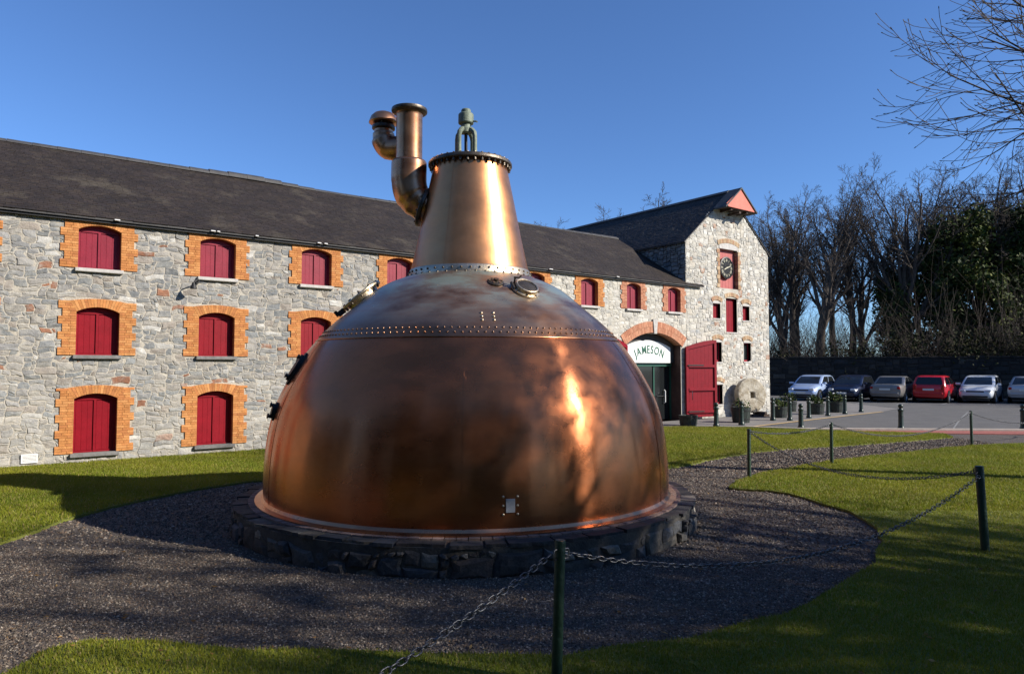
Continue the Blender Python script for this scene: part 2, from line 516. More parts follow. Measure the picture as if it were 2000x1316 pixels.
def sheet(name, pts, z, mat, thick=0.0, kind='structure', jitter=0.0):
    bm = bmesh.new()
    if jitter:
        pts = [(x + rnd.gauss(0, jitter), y + rnd.gauss(0, jitter)) for x, y in pts]
    top = [bm.verts.new((x, y, z)) for x, y in pts]
    f = bm.faces.new(top)
    if f.normal.z < 0: bmesh.ops.reverse_faces(bm, faces=[f])
    f.normal_update()
    if f.normal.z < 0: f.normal_flip()
    if thick:
        bot = [bm.verts.new((x, y, z - thick)) for x, y in pts]
        n = len(pts)
        for i in range(n):
            bm.faces.new((top[i], bot[i], bot[(i + 1) % n], top[(i + 1) % n]))
    bmesh.ops.triangulate(bm, faces=[f])
    bmesh.ops.recalc_face_normals(bm, faces=bm.faces[:])
    me = bpy.data.meshes.new(name)
    bm.to_mesh(me); bm.free()
    me.materials.append(mat)
    return tag(link(name, me), kind=kind)


def inside(pts, X, Y):
    P = np.array(pts); n = len(P)
    r = np.zeros(len(X), dtype=bool)
    for i in range(n):
        x1, y1 = P[i]; x2, y2 = P[(i + 1) % n]
        c = ((y1 > Y) != (y2 > Y)) & (X < (x2 - x1) * (Y - y1) / (y2 - y1 + 1e-12) + x1)
        r ^= c
    return r


ANG = math.atan2(.60283, .79787)          # direction of the mill front
U = np.array([.79787, .60283]); NRM = np.array([.60283, -.79787])
ORG = np.array([-9.509, 12.772])


def fw(s, w=0.0, z=0.0):                   # mill coordinates -> world
    p = ORG + U * s - NRM * w
    return (float(p[0]), float(p[1]), z)


sheet('ground', [(-700, -500), (700, -500), (700, 900), (-700, 900)], -.06, MAT['ground'])
sheet('gravel_path', densify([(-34, -2), (22, -2), (22, 15), (30, 20.6), (8.4, 20.7), (-14, 20), (-34, 12)], 4), 0.0, MAT['gravel'])

A_near = [(-34, -8), (-12, 1.5), (-7.6, 4.6), (-6.1, 6.2), (-5.39, 7.27), (-5.53, 8.19), (-5.44, 9.05), (-5.16, 9.92), (-4.79, 10.75), (-4.16, 11.46),
          (-2.6, 12.2), (-.6, 12.45), (1.3, 12.3), (2.5, 12.45), (3.1, 12.85), (4.23, 14.18), (5.21, 15.1), (6.66, 15.94), (7.98, 16.46), (9.64, 17.23), (11.55, 18.21), (12.37, 18.88)]
A_far = [(12.2, 19.3), (10.5, 19.95), (8.7, 20.62), (7.35, 21.35), (4.9, 21.6), (2.3, 21.75), fw(13.0)[:2], fw(-9)[:2], (-34, -3)]
near_s = smooth_closed(A_near, 1)[: -2]
A_poly = densify([A_near[0]] + near_s[2:-1] + A_far, .35)
B_edge = [(12.6, 16.89), (11.02, 16.46), (9.22, 15.46), (7.56, 14.5), (6.07, 13.58), (4.57, 12.28), (4.0, 11.75), (3.6, 11.15), (3.36, 10.75), (3.62, 10.55),
          (4.04, 10.44), (4.26, 9.55), (4.41, 8.75), (4.17, 7.82), (3.91, 7.27), (3.3, 6.46), (2.49, 5.62), (1.92, 5.2), (1.45, 4.94), (.52, 4.57), (-.3, 4.54),
          (-1.14, 4.61), (-1.98, 4.63), (-2.65, 4.8), (-2.92, 4.82), (-3.07, 4.63), (-3.1, 4.39), (-3.3, 3.9), (-4.2, 2.6), (-7, .5), (-14, -6)]
B_far = [(-14, -40), (34, -40), (34, 18.6), (16, 17.7)]
B_poly = densify(smooth_closed(B_edge, 1)[1:-2] + B_far, .35)


def wob(P):     # slightly ragged hand-cut turf edge
    out = []
    for i, (x, y) in enumerate(P):
        out.append((x + .035 * math.sin(7.1 * y + 3 * x) + rnd.gauss(0, .012), y + .035 * math.sin(6.3 * x + 2 * y) + rnd.gauss(0, .012)))
    return out


A_poly = wob(A_poly); B_poly = wob(B_poly)
sheet('lawn', A_poly, .03, MAT['lawn'], thick=.085)
sheet('lawn', B_poly, .032, MAT['lawn'], thick=.085)

# forecourt (pale tarmac) and car park (asphalt)
fore = [fw(12.9)[:2], (2.3, 21.78), (4.9, 21.64), (7.3, 21.42), (8.42, 22.54), (11.6, 25.42), (15.56, 28.92), (17.6, 31.2), (17.8, 38), (14.5, 42), fw(25.2, 6)[:2], fw(25.1)[:2]]
sheet('forecourt_pavement', densify(fore, 2), .012, MAT['pave'])
park = [(7.3, 21.42), (8.6, 20.78), (15.2, 20.42), (40, 19.4), (70, 30), (62, 47), (10, 47), (14.5, 42), (17.8, 38), (17.6, 31.2), (15.56, 28.92), (11.6, 25.42)]
sheet('car_park_asphalt', densify(park, 3), .004, MAT['asphalt'])


def strip(name, pts, w, z, mat, thick=0.0, side=0.0):
    L_, R_ = [], []
    for i, p in enumerate(pts):
        a = pts[max(i - 1, 0)]; b = pts[min(i + 1, len(pts) - 1)]
        dx, dy = b[0] - a[0], b[1] - a[1]; l = math.hypot(dx, dy)
        nx, ny = -dy / l, dx / l
        L_.append((p[0] + nx * (side + w / 2), p[1] + ny * (side + w / 2)))
        R_.append((p[0] + nx * (side - w / 2), p[1] + ny * (side - w / 2)))
    return sheet(name, L_ + R_[::-1], z, mat, thick)


strip('yellow_line', [(7.45, 21.62), (8.42, 22.54), (10, 23.97), (11.6, 25.42), (13.6, 27.2), (15.7, 29.05)], .13, .018, MAT['yellow_line'])
strip('kerb', [(7.3, 21.36), (8.0, 20.98), (8.7, 20.72), (11.5, 20.56), (15.2, 20.36), (24, 20.0), (40, 19.2)], .16, .07, MAT['kerb'], thick=.12)
sheet('red_brick_path', [(8.85, 20.56), (11.5, 20.44), (15.2, 20.24), (24, 19.88), (40, 19.05), (40, 17.6), (16.2, 18.9), (14.2, 19.3), (12.2, 19.55), (10.4, 20.02)], .022, MAT['red_paving'], thick=.03)
strip('white_line', [(15.3, 29.6), (18, 29.4), (22, 28.9), (30, 28.0)], .1, .009, MAT['white_line'])
strip('white_line', [(13.5, 21.0), (16.2, 24.8), (19.3, 29.0)], .05, .009, MAT['white_line'])
for x0 in (14.8, 17.1, 19.4, 21.7, 24.0, 26.3):
    strip('white_line', [(x0, 34.6), (x0 + 3.0, 38.3)], .09, .009, MAT['white_line'])


# ------------------------------------------------------------------ grass blades and gravel stones
def blades(name, poly, n, x0, x1, y0, y1, hmin, hmax, w, zb, dens=None):
    X = rng.uniform(x0, x1, n); Y = rng.uniform(y0, y1, n)
    k = inside(poly, X, Y)
    # keep what lies within reach of the view
    k &= np.abs(X) < .80 * np.maximum(Y, 0) + 1.6
    if dens is not None: k &= rng.random(n) < dens(X, Y)
    X, Y = X[k], Y[k]; m = len(X)
    a = rng.uniform(0, 2 * np.pi, m); h = rng.uniform(hmin, hmax, m)
    lean = rng.uniform(.1, .75, m) * h; la = rng.uniform(0, 2 * np.pi, m)
    V = np.zeros((m, 3, 3))
    dx, dy = np.cos(a) * w / 2, np.sin(a) * w / 2
    V[:, 0] = np.c_[X - dx, Y - dy, np.full(m, zb)]
    V[:, 1] = np.c_[X + dx, Y + dy, np.full(m, zb)]
    V[:, 2] = np.c_[X + lean * np.cos(la), Y + lean * np.sin(la), zb + h]
    g = rng.random(m)
    patch = .5 + .5 * np.sin(X * 1.3 + 2 * np.sin(Y * .9)) * np.sin(Y * 1.7 + X * .4)
    t = np.clip(.55 * g + .45 * patch, 0, 1)[:, None]
    c = np.array([.075, .118, .010]) * (1 - t) + np.array([.20, .205, .026]) * t
    dead = rng.random(m) < .09
    c[dead] = np.array([.24, .2, .09])
    C = np.repeat(c[:, None, :], 3, axis=1).reshape(-1, 3)
    me = np_mesh(name, V.reshape(-1, 3), np.arange(m * 3), np.full(m, 3), MAT['blade'], col=C)
    return tag(link(name, me), kind='stuff')


blades('grass', B_poly, 900000, -4.2, 7.5, 2.6, 9.5, .014, .036, .0075, .028, lambda X, Y: np.clip(1.35 - Y / 9, .3, 1))
blades('grass', B_poly, 330000, 2.5, 15, 9.0, 17.5, .02, .05, .013, .028)
blades('grass', A_poly, 420000, -13, -3, 5.0, 17.5, .02, .05, .013, .026)
blades('grass', A_poly, 330000, 1.0, 14, 11.5, 22.0, .022, .055, .017, .026)


def pebbles(name, n, x0, x1, y0, y1, rmin, rmax, keep, zb=0.0):
    X = rng.uniform(x0, x1, n); Y = rng.uniform(y0, y1, n)
    k = keep(X, Y) & (np.abs(X) < .80 * np.maximum(Y, 0) + .8)
    X, Y = X[k], Y[k]; m = len(X)
    r = rng.uniform(rmin, rmax, m) * rng.choice([.8, 1, 1, 1.35], m)
    base = np.array([[1, 0, 0], [0, 1, 0], [-1, 0, 0], [0, -1, 0], [0, 0, .75], [0, 0, -.6]])
    D = base[None] * rng.uniform(.65, 1.3, (m, 6, 1)) + rng.normal(0, .16, (m, 6, 3))
    a = rng.uniform(0, 2 * np.pi, m); ca, sa = np.cos(a)[:, None], np.sin(a)[:, None]
    V = np.stack([D[..., 0] * ca - D[..., 1] * sa, D[..., 0] * sa + D[..., 1] * ca, D[..., 2]], -1) * r[:, None, None]
    V += np.c_[X, Y, zb + r * .25][:, None]
    fc = np.array([[0, 1, 4], [1, 2, 4], [2, 3, 4], [3, 0, 4], [1, 0, 5], [2, 1, 5], [3, 2, 5], [0, 3, 5]])
    Fc = (fc[None] + (np.arange(m) * 6)[:, None, None]).reshape(-1)
    pal = np.array([[.10, .086, .08], [.13, .112, .102], [.19, .162, .143], [.17, .125, .10], [.07, .062, .06], [.32, .29, .27], [.115, .094, .09]])
    c = pal[rng.integers(0, len(pal), m)] * rng.uniform(.62, .98, (m, 1)) * np.array([1.06, .98, .84])
    C = np.repeat(c[:, None], 6, 1).reshape(-1, 3)
    me = np_mesh(name, V.reshape(-1, 3), Fc, np.full(m * 8, 3), MAT['pebble'], col=C)
    return tag(link(name, me), kind='stuff')


def on_gravel(X, Y):
    d = np.hypot(X + .57, Y - 9.13)
    return ~inside(A_poly, X, Y) & ~inside(B_poly, X, Y) & (d > 2.9)


pebbles('gravel', 125000, -5.6, 4.6, 3.9, 7.2, .0055, .0105, on_gravel)
pebbles('gravel', 40000, 2, 12, 12.5, 18.5, .014, .024, on_gravel)
pebbles('gravel', 70000, -7, 6, 7.2, 13.5, .009, .015, on_gravel)


# dry leaves and twiglets blown along the turf edges
n = 1500
ei = rng.integers(0, len(B_poly), n)
Pe = np.array(B_poly)[ei] + rng.normal(0, .22, (n, 2))
far = rng.random(n) < .45
Pe[far] = np.c_[rng.uniform(-6, 6, far.sum()), rng.uniform(3.5, 13, far.sum())]
keep = (np.hypot(Pe[:, 0] + .57, Pe[:, 1] - 9.13) > 3.0) & (Pe[:, 1] > 3) & (Pe[:, 1] < 19)
Pe = Pe[keep]; n = len(Pe)
zb = np.where(inside(B_poly, Pe[:, 0], Pe[:, 1]) | inside(A_poly, Pe[:, 0], Pe[:, 1]), .055, .016)
a = rng.uniform(0, 6.283, n); l = rng.uniform(.012, .028, n)
ux, uy = np.cos(a) * l, np.sin(a) * l
zt = rng.uniform(-.006, .008, (n, 4))
V = np.stack([np.c_[Pe[:, 0] - ux, Pe[:, 1] - uy, zb + zt[:, 0]], np.c_[Pe[:, 0] - uy * .45, Pe[:, 1] + ux * .45, zb + zt[:, 1]], np.c_[Pe[:, 0] + ux, Pe[:, 1] + uy, zb + zt[:, 2]], np.c_[Pe[:, 0] + uy * .45, Pe[:, 1] - ux * .45, zb + zt[:, 3]]], 1)
cl = np.array([(.22, .13, .05), (.16, .09, .035), (.28, .19, .09), (.12, .07, .03)])[rng.integers(0, 4, n)]
tag(link('fallen_leaves', np_mesh('fallen_leaves', V.reshape(-1, 3), np.arange(n * 4), np.full(n, 4), MAT['blade'], col=np.repeat(cl[:, None], 4, 1).reshape(-1, 3))), kind='stuff')

# ------------------------------------------------------------------ the mill: walls, stones, bricks, windows, roof
def emit(pieces, parent, name, mat, n_ind, many, parents=None, smooth=False):
    """pieces: (score, verts, faces, colour, parent). The ones that show largest become parts, the rest one joined part."""
    order = sorted(range(len(pieces)), key=lambda i: -pieces[i][0])
    for i in order[:n_ind]:
        sc, v, f, c, par = pieces[i][:5]
        MB().add(v, f, c).build(name, mat, par or parent, smooth)
    if len(order) > n_ind:
        mb = MB()
        for i in order[n_ind:]:
            sc, v, f, c, par = pieces[i][:5]
            mb.add(v, f, c)
        mb.build(many, mat, parent, smooth, kind='stuff')


def rubble_cells(s0, s1, z0, z1, cs, cz, blocked, sizes, seed):
    r = random.Random(seed)
    ns = int((s1 - s0) / cs); nz = int((z1 - z0) / cz)
    occ = [[blocked(s0 + (i + .5) * cs, z0 + (j + .5) * cz) for i in range(ns)] for j in range(nz)]
    out = []
    for j in range(nz):
        i = 0
        while i < ns:
            if occ[j][i]: i += 1; continue
            w, h = r.choice(sizes)
            while True:
                ok = i + w <= ns and j + h <= nz and not any(occ[j + b][i + a] for b in range(h) for a in range(w))
                if ok: break
                if w > 1 and (w >= h or h == 1): w -= 1
                elif h > 1: h -= 1
                else: break
            for b in range(h):
                for a in range(w): occ[j + b][i + a] = True
            out.append((s0 + i * cs, s0 + (i + w) * cs, z0 + j * cz, z0 + (j + h) * cz))
            i += w
    return out


def warp(s, z, k=1.0):
    return (s + k * (.024 * math.sin(5.3 * z + 1.7 * s) + .017 * math.sin(13.7 * z - 4.1 * s) + .012 * math.sin(29 * z + 3 * s)),
            z + k * (.026 * math.sin(2.9 * s + 1.3 * z) + .015 * math.sin(9.7 * s - 3 * z) + .011 * math.sin(23 * s + 5 * z)))


INN = (.84, .93)


def stone_piece(s0, s1, z0, z1, r, joint=.011, proud=.02, k=1.0, deep=.03, y0=0.0):
    """one rubble stone: eight-sided irregular outline, bevelled rim, slightly domed split face"""
    sm, zm = (s0 + s1) / 2, (z0 + z1) / 2
    base = [(s0, z0), (sm, z0), (s1, z0), (s1, zm), (s1, z1), (sm, z1), (s0, z1), (s0, zm)]
    O = []
    for q, (s, z) in enumerate(base):
        s, z = warp(s, z, k)
        a, b = sm - s, zm - z; l = math.hypot(a, b)
        cut = joint * (1.35 if q % 2 == 0 else .75) * r.uniform(.4, 1.5)
        O.append((s + a / l * cut + r.gauss(0, .003), z + b / l * cut + r.gauss(0, .003)))
    cx = sum(p[0] for p in O) / 8; cz = sum(p[1] for p in O) / 8
    ti, tj = r.gauss(0, .035), r.gauss(0, .035)
    V = [(s, y0 + deep, z) for s, z in O]
    V += [(s, y0 - proud * .35, z) for s, z in O]
    inn = r.uniform(*INN)
    V += [(cx + (s - cx) * inn, y0 - proud - (s - cx) * ti - (z - cz) * tj + r.gauss(0, .003), cz + (z - cz) * inn) for s, z in O]
    V.append((cx + r.gauss(0, .01), y0 - proud - r.uniform(.0, .012), cz + r.gauss(0, .01)))
    Fc = []
    for i in range(8):
        j = (i + 1) % 8
        Fc += [(i, j, 8 + j, 8 + i), (8 + i, 8 + j, 16 + j, 16 + i), (16 + i, 16 + j, 24)]
    return V, Fc


GREY = [(.36, .365, .365), (.32, .33, .335), (.41, .40, .385), (.39, .38, .355), (.45, .43, .40), (.34, .35, .345), (.43, .405, .37), (.28, .295, .305), (.49, .465, .42), (.41, .365, .32), (.37, .37, .37), (.46, .435, .39), (.34, .355, .36)]
PALE = [(.55, .53, .47), (.48, .46, .42), (.62, .60, .55), (.42, .41, .38), (.58, .53, .45), (.66, .64, .59), (.36, .35, .33), (.52, .50, .47), (.60, .56, .49)]

mill = empty('mill_building', fw(0), ANG, 'long grey stone mill range with orange brick window surrounds and dark slate roof', 'building')
tower = empty('gabled_tower', fw(19.85), ANG, 'tall pale stone gable end with clock and red hoist hood beside the entrance', 'building')

W = .74
COLS = [-3.37, -1.12, 1.13, 3.38, 5.63, 7.87, 10.12, 12.40, 14.65, 16.74, 18.83]
WIN = []
for s in COLS:
    WIN.append((s, s + (W if s < 16 else .68), 3.87, 4.645, .10, 1))
for s in COLS[:8]:
    WIN.append((s, s + W, 2.14, 3.0, .10, 2))
    WIN.append((s, s + W, .21, 1.28, .10, 3))
ENT = (16.72, 19.52, 0.0, 2.68, .42)     # entrance opening: s0, s1, z0, springing, rise
S_END = 19.85
MT = 4.96


def blocked_mill(s, z):
    for a, b, z0, zs, rise, row in WIN:
        if a - .24 < s < b + .24 and z0 - .02 < z < min(zs + .27, MT + .1): return True
        if a - .06 < s < b + .06 and z0 - .09 < z <= z0: return True
    a, b, z0, zs, rise = ENT
    if a - .05 < s < b + .05 and z < zs + .05: return True
    if a - .3 < s < b + .3 and z >= zs:
        t = (s - (a + b) / 2) / ((b - a) / 2)
        if z < zs + rise * (1 - t * t) + .42 and abs(t) < 1.14: return True
    return False


def wall_with_holes(s0, s1, z0, z1, holes, y, mat, parent, name, thick=.3):
    ss = sorted({s0, s1, *[h[0] for h in holes], *[h[1] for h in holes]})
    zz = sorted({z0, z1, *[h[2] for h in holes], *[h[3] for h in holes]})
    mb = MB()
    vid = {}
    def vx(i, j):
        if (i, j) not in vid:
            vid[i, j] = len(mb.v); mb.v.append((ss[i], y, zz[j])); mb.c.append((1, 1, 1))
        return vid[i, j]
    for i in range(len(ss) - 1):
        for j in range(len(zz) - 1):
            cs, cz = (ss[i] + ss[i + 1]) / 2, (zz[j] + zz[j + 1]) / 2
            if any(h[0] < cs < h[1] and h[2] < cz < h[3] for h in holes): continue
            mb.f.append((vx(i, j), vx(i + 1, j), vx(i + 1, j + 1), vx(i, j + 1)))
    return mb.build(name, mat, parent)


holes = [(a, b, z0, zs + rise) for a, b, z0, zs, rise, row in WIN] + [(ENT[0], ENT[1], -.05, ENT[3] + ENT[4])]
SPLIT = 12.0
wall_with_holes(-8, SPLIT, -.1, MT, [h for h in holes if h[0] < SPLIT - .5], 0, MAT['mortar'], mill, 'wall')
wall_with_holes(SPLIT, S_END, -.1, MT, [h for h in holes if h[0] > SPLIT], 0, MAT['mortar_pale'], mill, 'wall')
# rear and left end walls so the range is a closed volume
back = MB()
back.box(-8, S_END - .02, 6.7, 6.95, -.1, MT)
back.prism([(.0, -.1), (6.95, -.1), (6.95, MT), (3.47, 7.05), (.0, MT)], -8.25, -8.002, axis='x')
back.build('rear_wall', MAT['mortar'], mill)

r_ = random.Random(5)
SZ = [(2, 1), (3, 1), (3, 2), (4, 2), (4, 2), (5, 2), (3, 2), (2, 2), (5, 3), (4, 3), (6, 2), (3, 3), (2, 1), (4, 1)]
SZ_P = [(2, 1), (3, 2), (3, 2), (4, 2), (2, 2), (3, 3), (4, 3), (2, 1), (3, 1), (4, 2)]
P_st = []
for (s0, s1, z0, z1) in rubble_cells(-8, 12.0, 0, MT, .066, .048, blocked_mill, SZ, 3) + rubble_cells(12.0, S_END, 0, MT, .078, .06, blocked_mill, SZ_P, 4):
    sm, zm = (s0 + s1) / 2, (z0 + z1) / 2
    v, f = stone_piece(s0, s1, z0, z1, r_, joint=.009 if sm < 12 else .012, proud=r_.uniform(.002, .012))
    pale = min(1, max(0, (sm - 8.5) / 6 + r_.gauss(0, .25)))
    c = r_.choice(PALE) if r_.random() < pale else tuple(q_ * (.80 + .04 * (5 - zm) * 0 + (.10 if zm < 1.6 else 0)) for q_ in r_.choice(GREY))
    if r_.random() < .07: c = (.56, .55, .52)
    if r_.random() < .02 and sm < 12: c = (.33, .16, .10)
    # damp, lime-washed lower courses are paler
    if zm < .9 and sm < 9: c = G2(c, (.5, .47, .42), .35 + .25 * r_.random())
    q = r_.uniform(.82, 1.14)
    c = tuple(x * q for x in c)
    w = fw(sm, 0, zm)
    P_st.append((score(w, (s1 - s0) * (z1 - z0)), v, f, c, None, sm + r_.gauss(0, 1.2)))
emit([p for p in P_st if p[5] < 11], mill, 'stone', MAT['stone'], 300, 'small_stones')
emit([p for p in P_st if p[5] >= 11], mill, 'stone', MAT['stone_pale'], 0, 'pale_stones')

OR = [(.58, .255, .085), (.62, .285, .10), (.55, .23, .075), (.65, .31, .115), (.59, .25, .085), (.52, .21, .075)]
PK = [(.52, .24, .145), (.56, .28, .175), (.48, .21, .125), (.58, .29, .18)]
P_br = []


def brick(s0, s1, z0, z1, y0=-.030, y1=.13, b=.003, g=.0014):
    m = MB(); m.box(s0 + g, s1 - g, y0 + r_.uniform(-.0015, .0015), y1, z0 + g, z1 - g, b=b)
    return m.v, m.f


def arc_pt(a, b, zs, rise, t, off=0.0):
    """point on the segmental arch, t in 0..1, pushed out radially by off"""
    c = (b - a) / 2; Rr = (c * c + rise * rise) / (2 * rise); cz = zs + rise - Rr
    half = math.asin(c / Rr)
    th = -half + 2 * half * t
    return ((a + b) / 2 + (Rr + off) * math.sin(th), cz + (Rr + off) * math.cos(th))


def surround(a, b, z0, zs, rise, row, parent):
    pal = OR if a < 16 else PK
    h = .0515
    top = min(zs + .21, MT - .015) if row > 1 else zs + .21
    n = int(round((top - z0) / h)); h = (top - z0) / n
    for side in (-1, 1):
        for j in range(n):
            za, zb = z0 + j * h, z0 + (j + 1) * h
            wide = ((j // 3) % 2 == 0)
            out = .305 if wide else .235
            cuts = [0, .1, out] if (j % 2 == 0) else [0, .19 if wide else out * .55, out]
            if zb > zs + .01: cuts = [max(0, (za - zs) * .577 + .004)] + [q for q in cuts[1:] if q > (zb - zs) * .577 + .03]
            for q in range(len(cuts) - 1):
                u0, u1 = cuts[q], cuts[q + 1]
                sa, sb = (a - u1, a - u0) if side < 0 else (b + u0, b + u1)
                v, f = brick(sa, sb, za, zb)
                c = r_.choice(pal); k = r_.uniform(.94, 1.05)
                w = fw((sa + sb) / 2, 0, (za + zb) / 2)
                P_br.append((score(w, (sb - sa) * h), v, f, tuple(x * k for x in c), parent))
    nv = 17
    hi = .165 if row > 1 else .15
    for k in range(nv):
        t0, t1 = k / nv + .002, (k + 1) / nv - .002
        cr = min(zs + rise + hi, MT - .012)

        def ex(t):           # run out along the radius until the flat-arched extrados
            x0_, z0_ = arc_pt(a, b, zs, rise, t); x1_, z1_ = arc_pt(a, b, zs, rise, t, 1.0)
            zt = top + (cr - top) * (1 - (2 * t - 1) ** 2)
            q_ = (zt - z0_) / (z1_ - z0_)
            return (x0_ + (x1_ - x0_) * q_, zt)
        p = [arc_pt(a, b, zs, rise, t0), arc_pt(a, b, zs, rise, t1), ex(t1), ex(t0)]
        m = MB(); m.prism(p, -.031 + r_.uniform(-.0015, .0015), .13)
        c = r_.choice(pal); kk = r_.uniform(.85, 1.12)
        w = fw((a + b) / 2, 0, zs + .15)
        P_br.append((score(w, .045 * .16), m.v, m.f, tuple(x * kk for x in c), parent))


def window_fill(a, b, z0, zs, rise, row, parent_thing, nb=3):
    """recessed pair of boarded shutters in a painted frame; returns the window part"""
    yF = .115
    crown = zs + rise
    fr = MB()
    n = 12
    fw_ = .04
    # head: arch-topped panel above the leaves
    head_z = zs - .035
    pts = [(a, head_z), (b, head_z)] + [arc_pt(a, b, zs, rise, 1 - k / n) for k in range(n + 1)]
    fr.prism(pts, yF, yF + .06)
    fr.box(a, a + fw_, yF + .002, yF + .06, z0, head_z - .001)
    fr.box(b - fw_, b, yF + .002, yF + .06, z0, head_z - .001)
    mid = (a + b) / 2
    fr.box(mid - .022, mid + .022, yF - .006, yF + .06, z0, head_z - .001)
    fr.box(a + fw_, mid - .023, yF + .004, yF + .06, z0, z0 + .035)
    fr.box(mid + .023, b - fw_, yF + .004, yF + .06, z0, z0 + .035)
    fr.box(a + fw_, b - fw_, yF + .0265, yF + .055, z0, head_z - .002)
    fr.box(a - .01, b + .01, yF + .062, yF + .09, z0 - .01, crown + .01)     # back board closing the recess
    win = fr.build('window', MAT['red_sky_sheen'] if row == 1 else MAT['red'], parent_thing)
    for (x0, x1) in ((a + fw_ + .004, mid - .026), (mid + .026, b - fw_ - .004)):
        for k in range(nb):
            w0, w1 = x0 + (x1 - x0) * k / nb, x0 + (x1 - x0) * (k + 1) / nb
            m = MB(); m.box(w0 + .0008, w1 - .0008, yF + .02 + r_.uniform(-.001, .001), yF + .045, z0 + .038, head_z - .004, b=.002)
            m.build('shutter_board', MAT['red_sky_sheen'] if row == 1 else MAT['red'], win)
    sm = MB(); sm.box(a - .05, b + .05, -.085, .125, z0 - .075, z0 - .002, b=.008)
    sm.build('sill', MAT['sill_pale'] if row == 1 else MAT['sill_dark'], win)
    return win


for (a, b, z0, zs, rise, row) in WIN:
    w = window_fill(a, b, z0, zs, rise, row, mill)
    surround(a, b, z0, zs, rise, row, w)

# entrance arch: pale brick voussoirs and a grey keystone
a, b, z0, zs, rise = ENT
nv = 46
for k in range(nv):
    t0, t1 = -.03 + 1.06 * k / nv + .0008, -.03 + 1.06 * (k + 1) / nv - .0008
    if 21.5 <= k <= 23.5: continue
    for o0, o1 in ((0, .19), (.195, .385)):
        p = [arc_pt(a, b, zs, rise, t0, o0), arc_pt(a, b, zs, rise, t1, o0), arc_pt(a, b, zs, rise, t1, o1), arc_pt(a, b, zs, rise, t0, o1)]
        m = MB(); m.prism(p, -.035 + r_.uniform(-.003, .003), .30)
        c = r_.choice(PK); kk = r_.uniform(.9, 1.1)
        P_br.append((score(fw(18, 0, 3), .06 * .19), m.v, m.f, tuple(x * kk for x in c), None))
emit(P_br, mill, 'brick', MAT['brick'], 300, 'bricks')
km = MB(); km.prism([(18.05, 3.06), (18.19, 3.06), (18.235, 3.56), (18.005, 3.56)], -.065, .28)
km.build('keystone', MAT['sill_pale'], mill)
# entrance recess
em = MB()
em.box(a - .25, a, .02, .95, -.05, zs + .02); em.box(b, b + .25, .02, .95, -.05, zs + .02)
em.build('entrance_reveal', MAT['door_panel'], mill)
sf = MB(); pts = [arc_pt(a, b, zs, rise, 1 - k / 24) for k in range(25)]
sf.prism([(a - .2, zs + rise + .2), (a - .2, zs)] + [p for p in pts[::-1]] + [(b + .2, zs), (b + .2, zs + rise + .2)], .31, .93)
sf.build('entrance_soffit', MAT['door_panel'], mill)
room = MB(); room.box(a - .2, b + .2, 3.0, 3.05, -.05, 3.2); room.box(a - .25, a - .2, .96, 3.0, -.05, 3.2); room.box(b + .2, b + .25, .96, 3.0, -.05, 3.2); room.box(a - .2, b + .2, .96, 3.0, 3.15, 3.2)
room.box(a - .2, b + .2, .96, 3.0, -.05, .02)
room.build('entrance_hall', MAT['interior'], mill)

# roof: slates in courses over a dark deck
SL = math.atan2(2.2, 3.57); RZ0 = 4.985
def roof_pt(s, d, up=0.0):     # d along slope from the wall face
    return (s, d * math.cos(SL) - up * math.sin(SL), RZ0 + d * math.sin(SL) + up * math.cos(SL))


deck = MB()
D_TOP = 3.47 / math.cos(SL)
V = [roof_pt(-8.3, -.17), roof_pt(S_END - .01, -.17), roof_pt(S_END - .01, D_TOP), roof_pt(-8.3, D_TOP)]
V += [(x, y, z - .05) for x, y, z in V]
deck.add(V, [(0, 1, 2, 3), (7, 6, 5, 4), (0, 4, 5, 1), (1, 5, 6, 2), (2, 6, 7, 3), (3, 7, 4, 0)])
V = [(x, 6.94 - y, z) for x, y, z in V]
deck.add(V, [(3, 2, 1, 0), (4, 5, 6, 7), (1, 5, 4, 0), (2, 6, 5, 1), (3, 7, 6, 2), (0, 4, 7, 3)])
V = [roof_pt(S_END - .009, -.17), roof_pt(20.72, -.17), roof_pt(S_END - .009, -.045)]
V += [(x, y, z - .05) for x, y, z in V]
deck.add(V, [(0, 1, 2), (5, 4, 3), (0, 3, 4, 1), (1, 4, 5, 2), (2, 5, 3, 0)])
roof = deck.build('roof', MAT['dark_slate'], mill)


def slates(mb, fn, s0, s1, d0, d1, ex, wd, cols, r, lim=None):
    """overlapping slates; fn(s, d, up) -> point; each a thin slab lifted at its tail"""
    nrow = int((d1 - d0) / ex)
    for j in range(nrow + 1):
        d = d0 + j * ex
        s = s0 - (wd / 2 if j % 2 else 0)
        while s < s1:
            w = wd * r.uniform(.9, 1.1)
            a_, b_ = max(s, s0), min(s + w - .004, s1)
            s += w
            if b_ - a_ < .03: continue
            if lim and not lim((a_ + b_) / 2, d): continue
            e = r.gauss(0, .003); t = .010 + r.uniform(0, .004)
            dd = d - e; de = min(d + ex * 1.25, d1)
            V = [fn(a_, dd, t), fn(b_, dd, t + r.gauss(0, .003)), fn(b_, de, .007), fn(a_, de, .007), fn(a_, dd, 0.001), fn(b_, dd, 0.001)]
            k = r.uniform(.86, 1.14)
            c = r.choice(cols)
            mb.add(V, [(0, 1, 2, 3), (4, 5, 1, 0), (5, 2, 1), (4, 0, 3)], tuple(x * k for x in c))


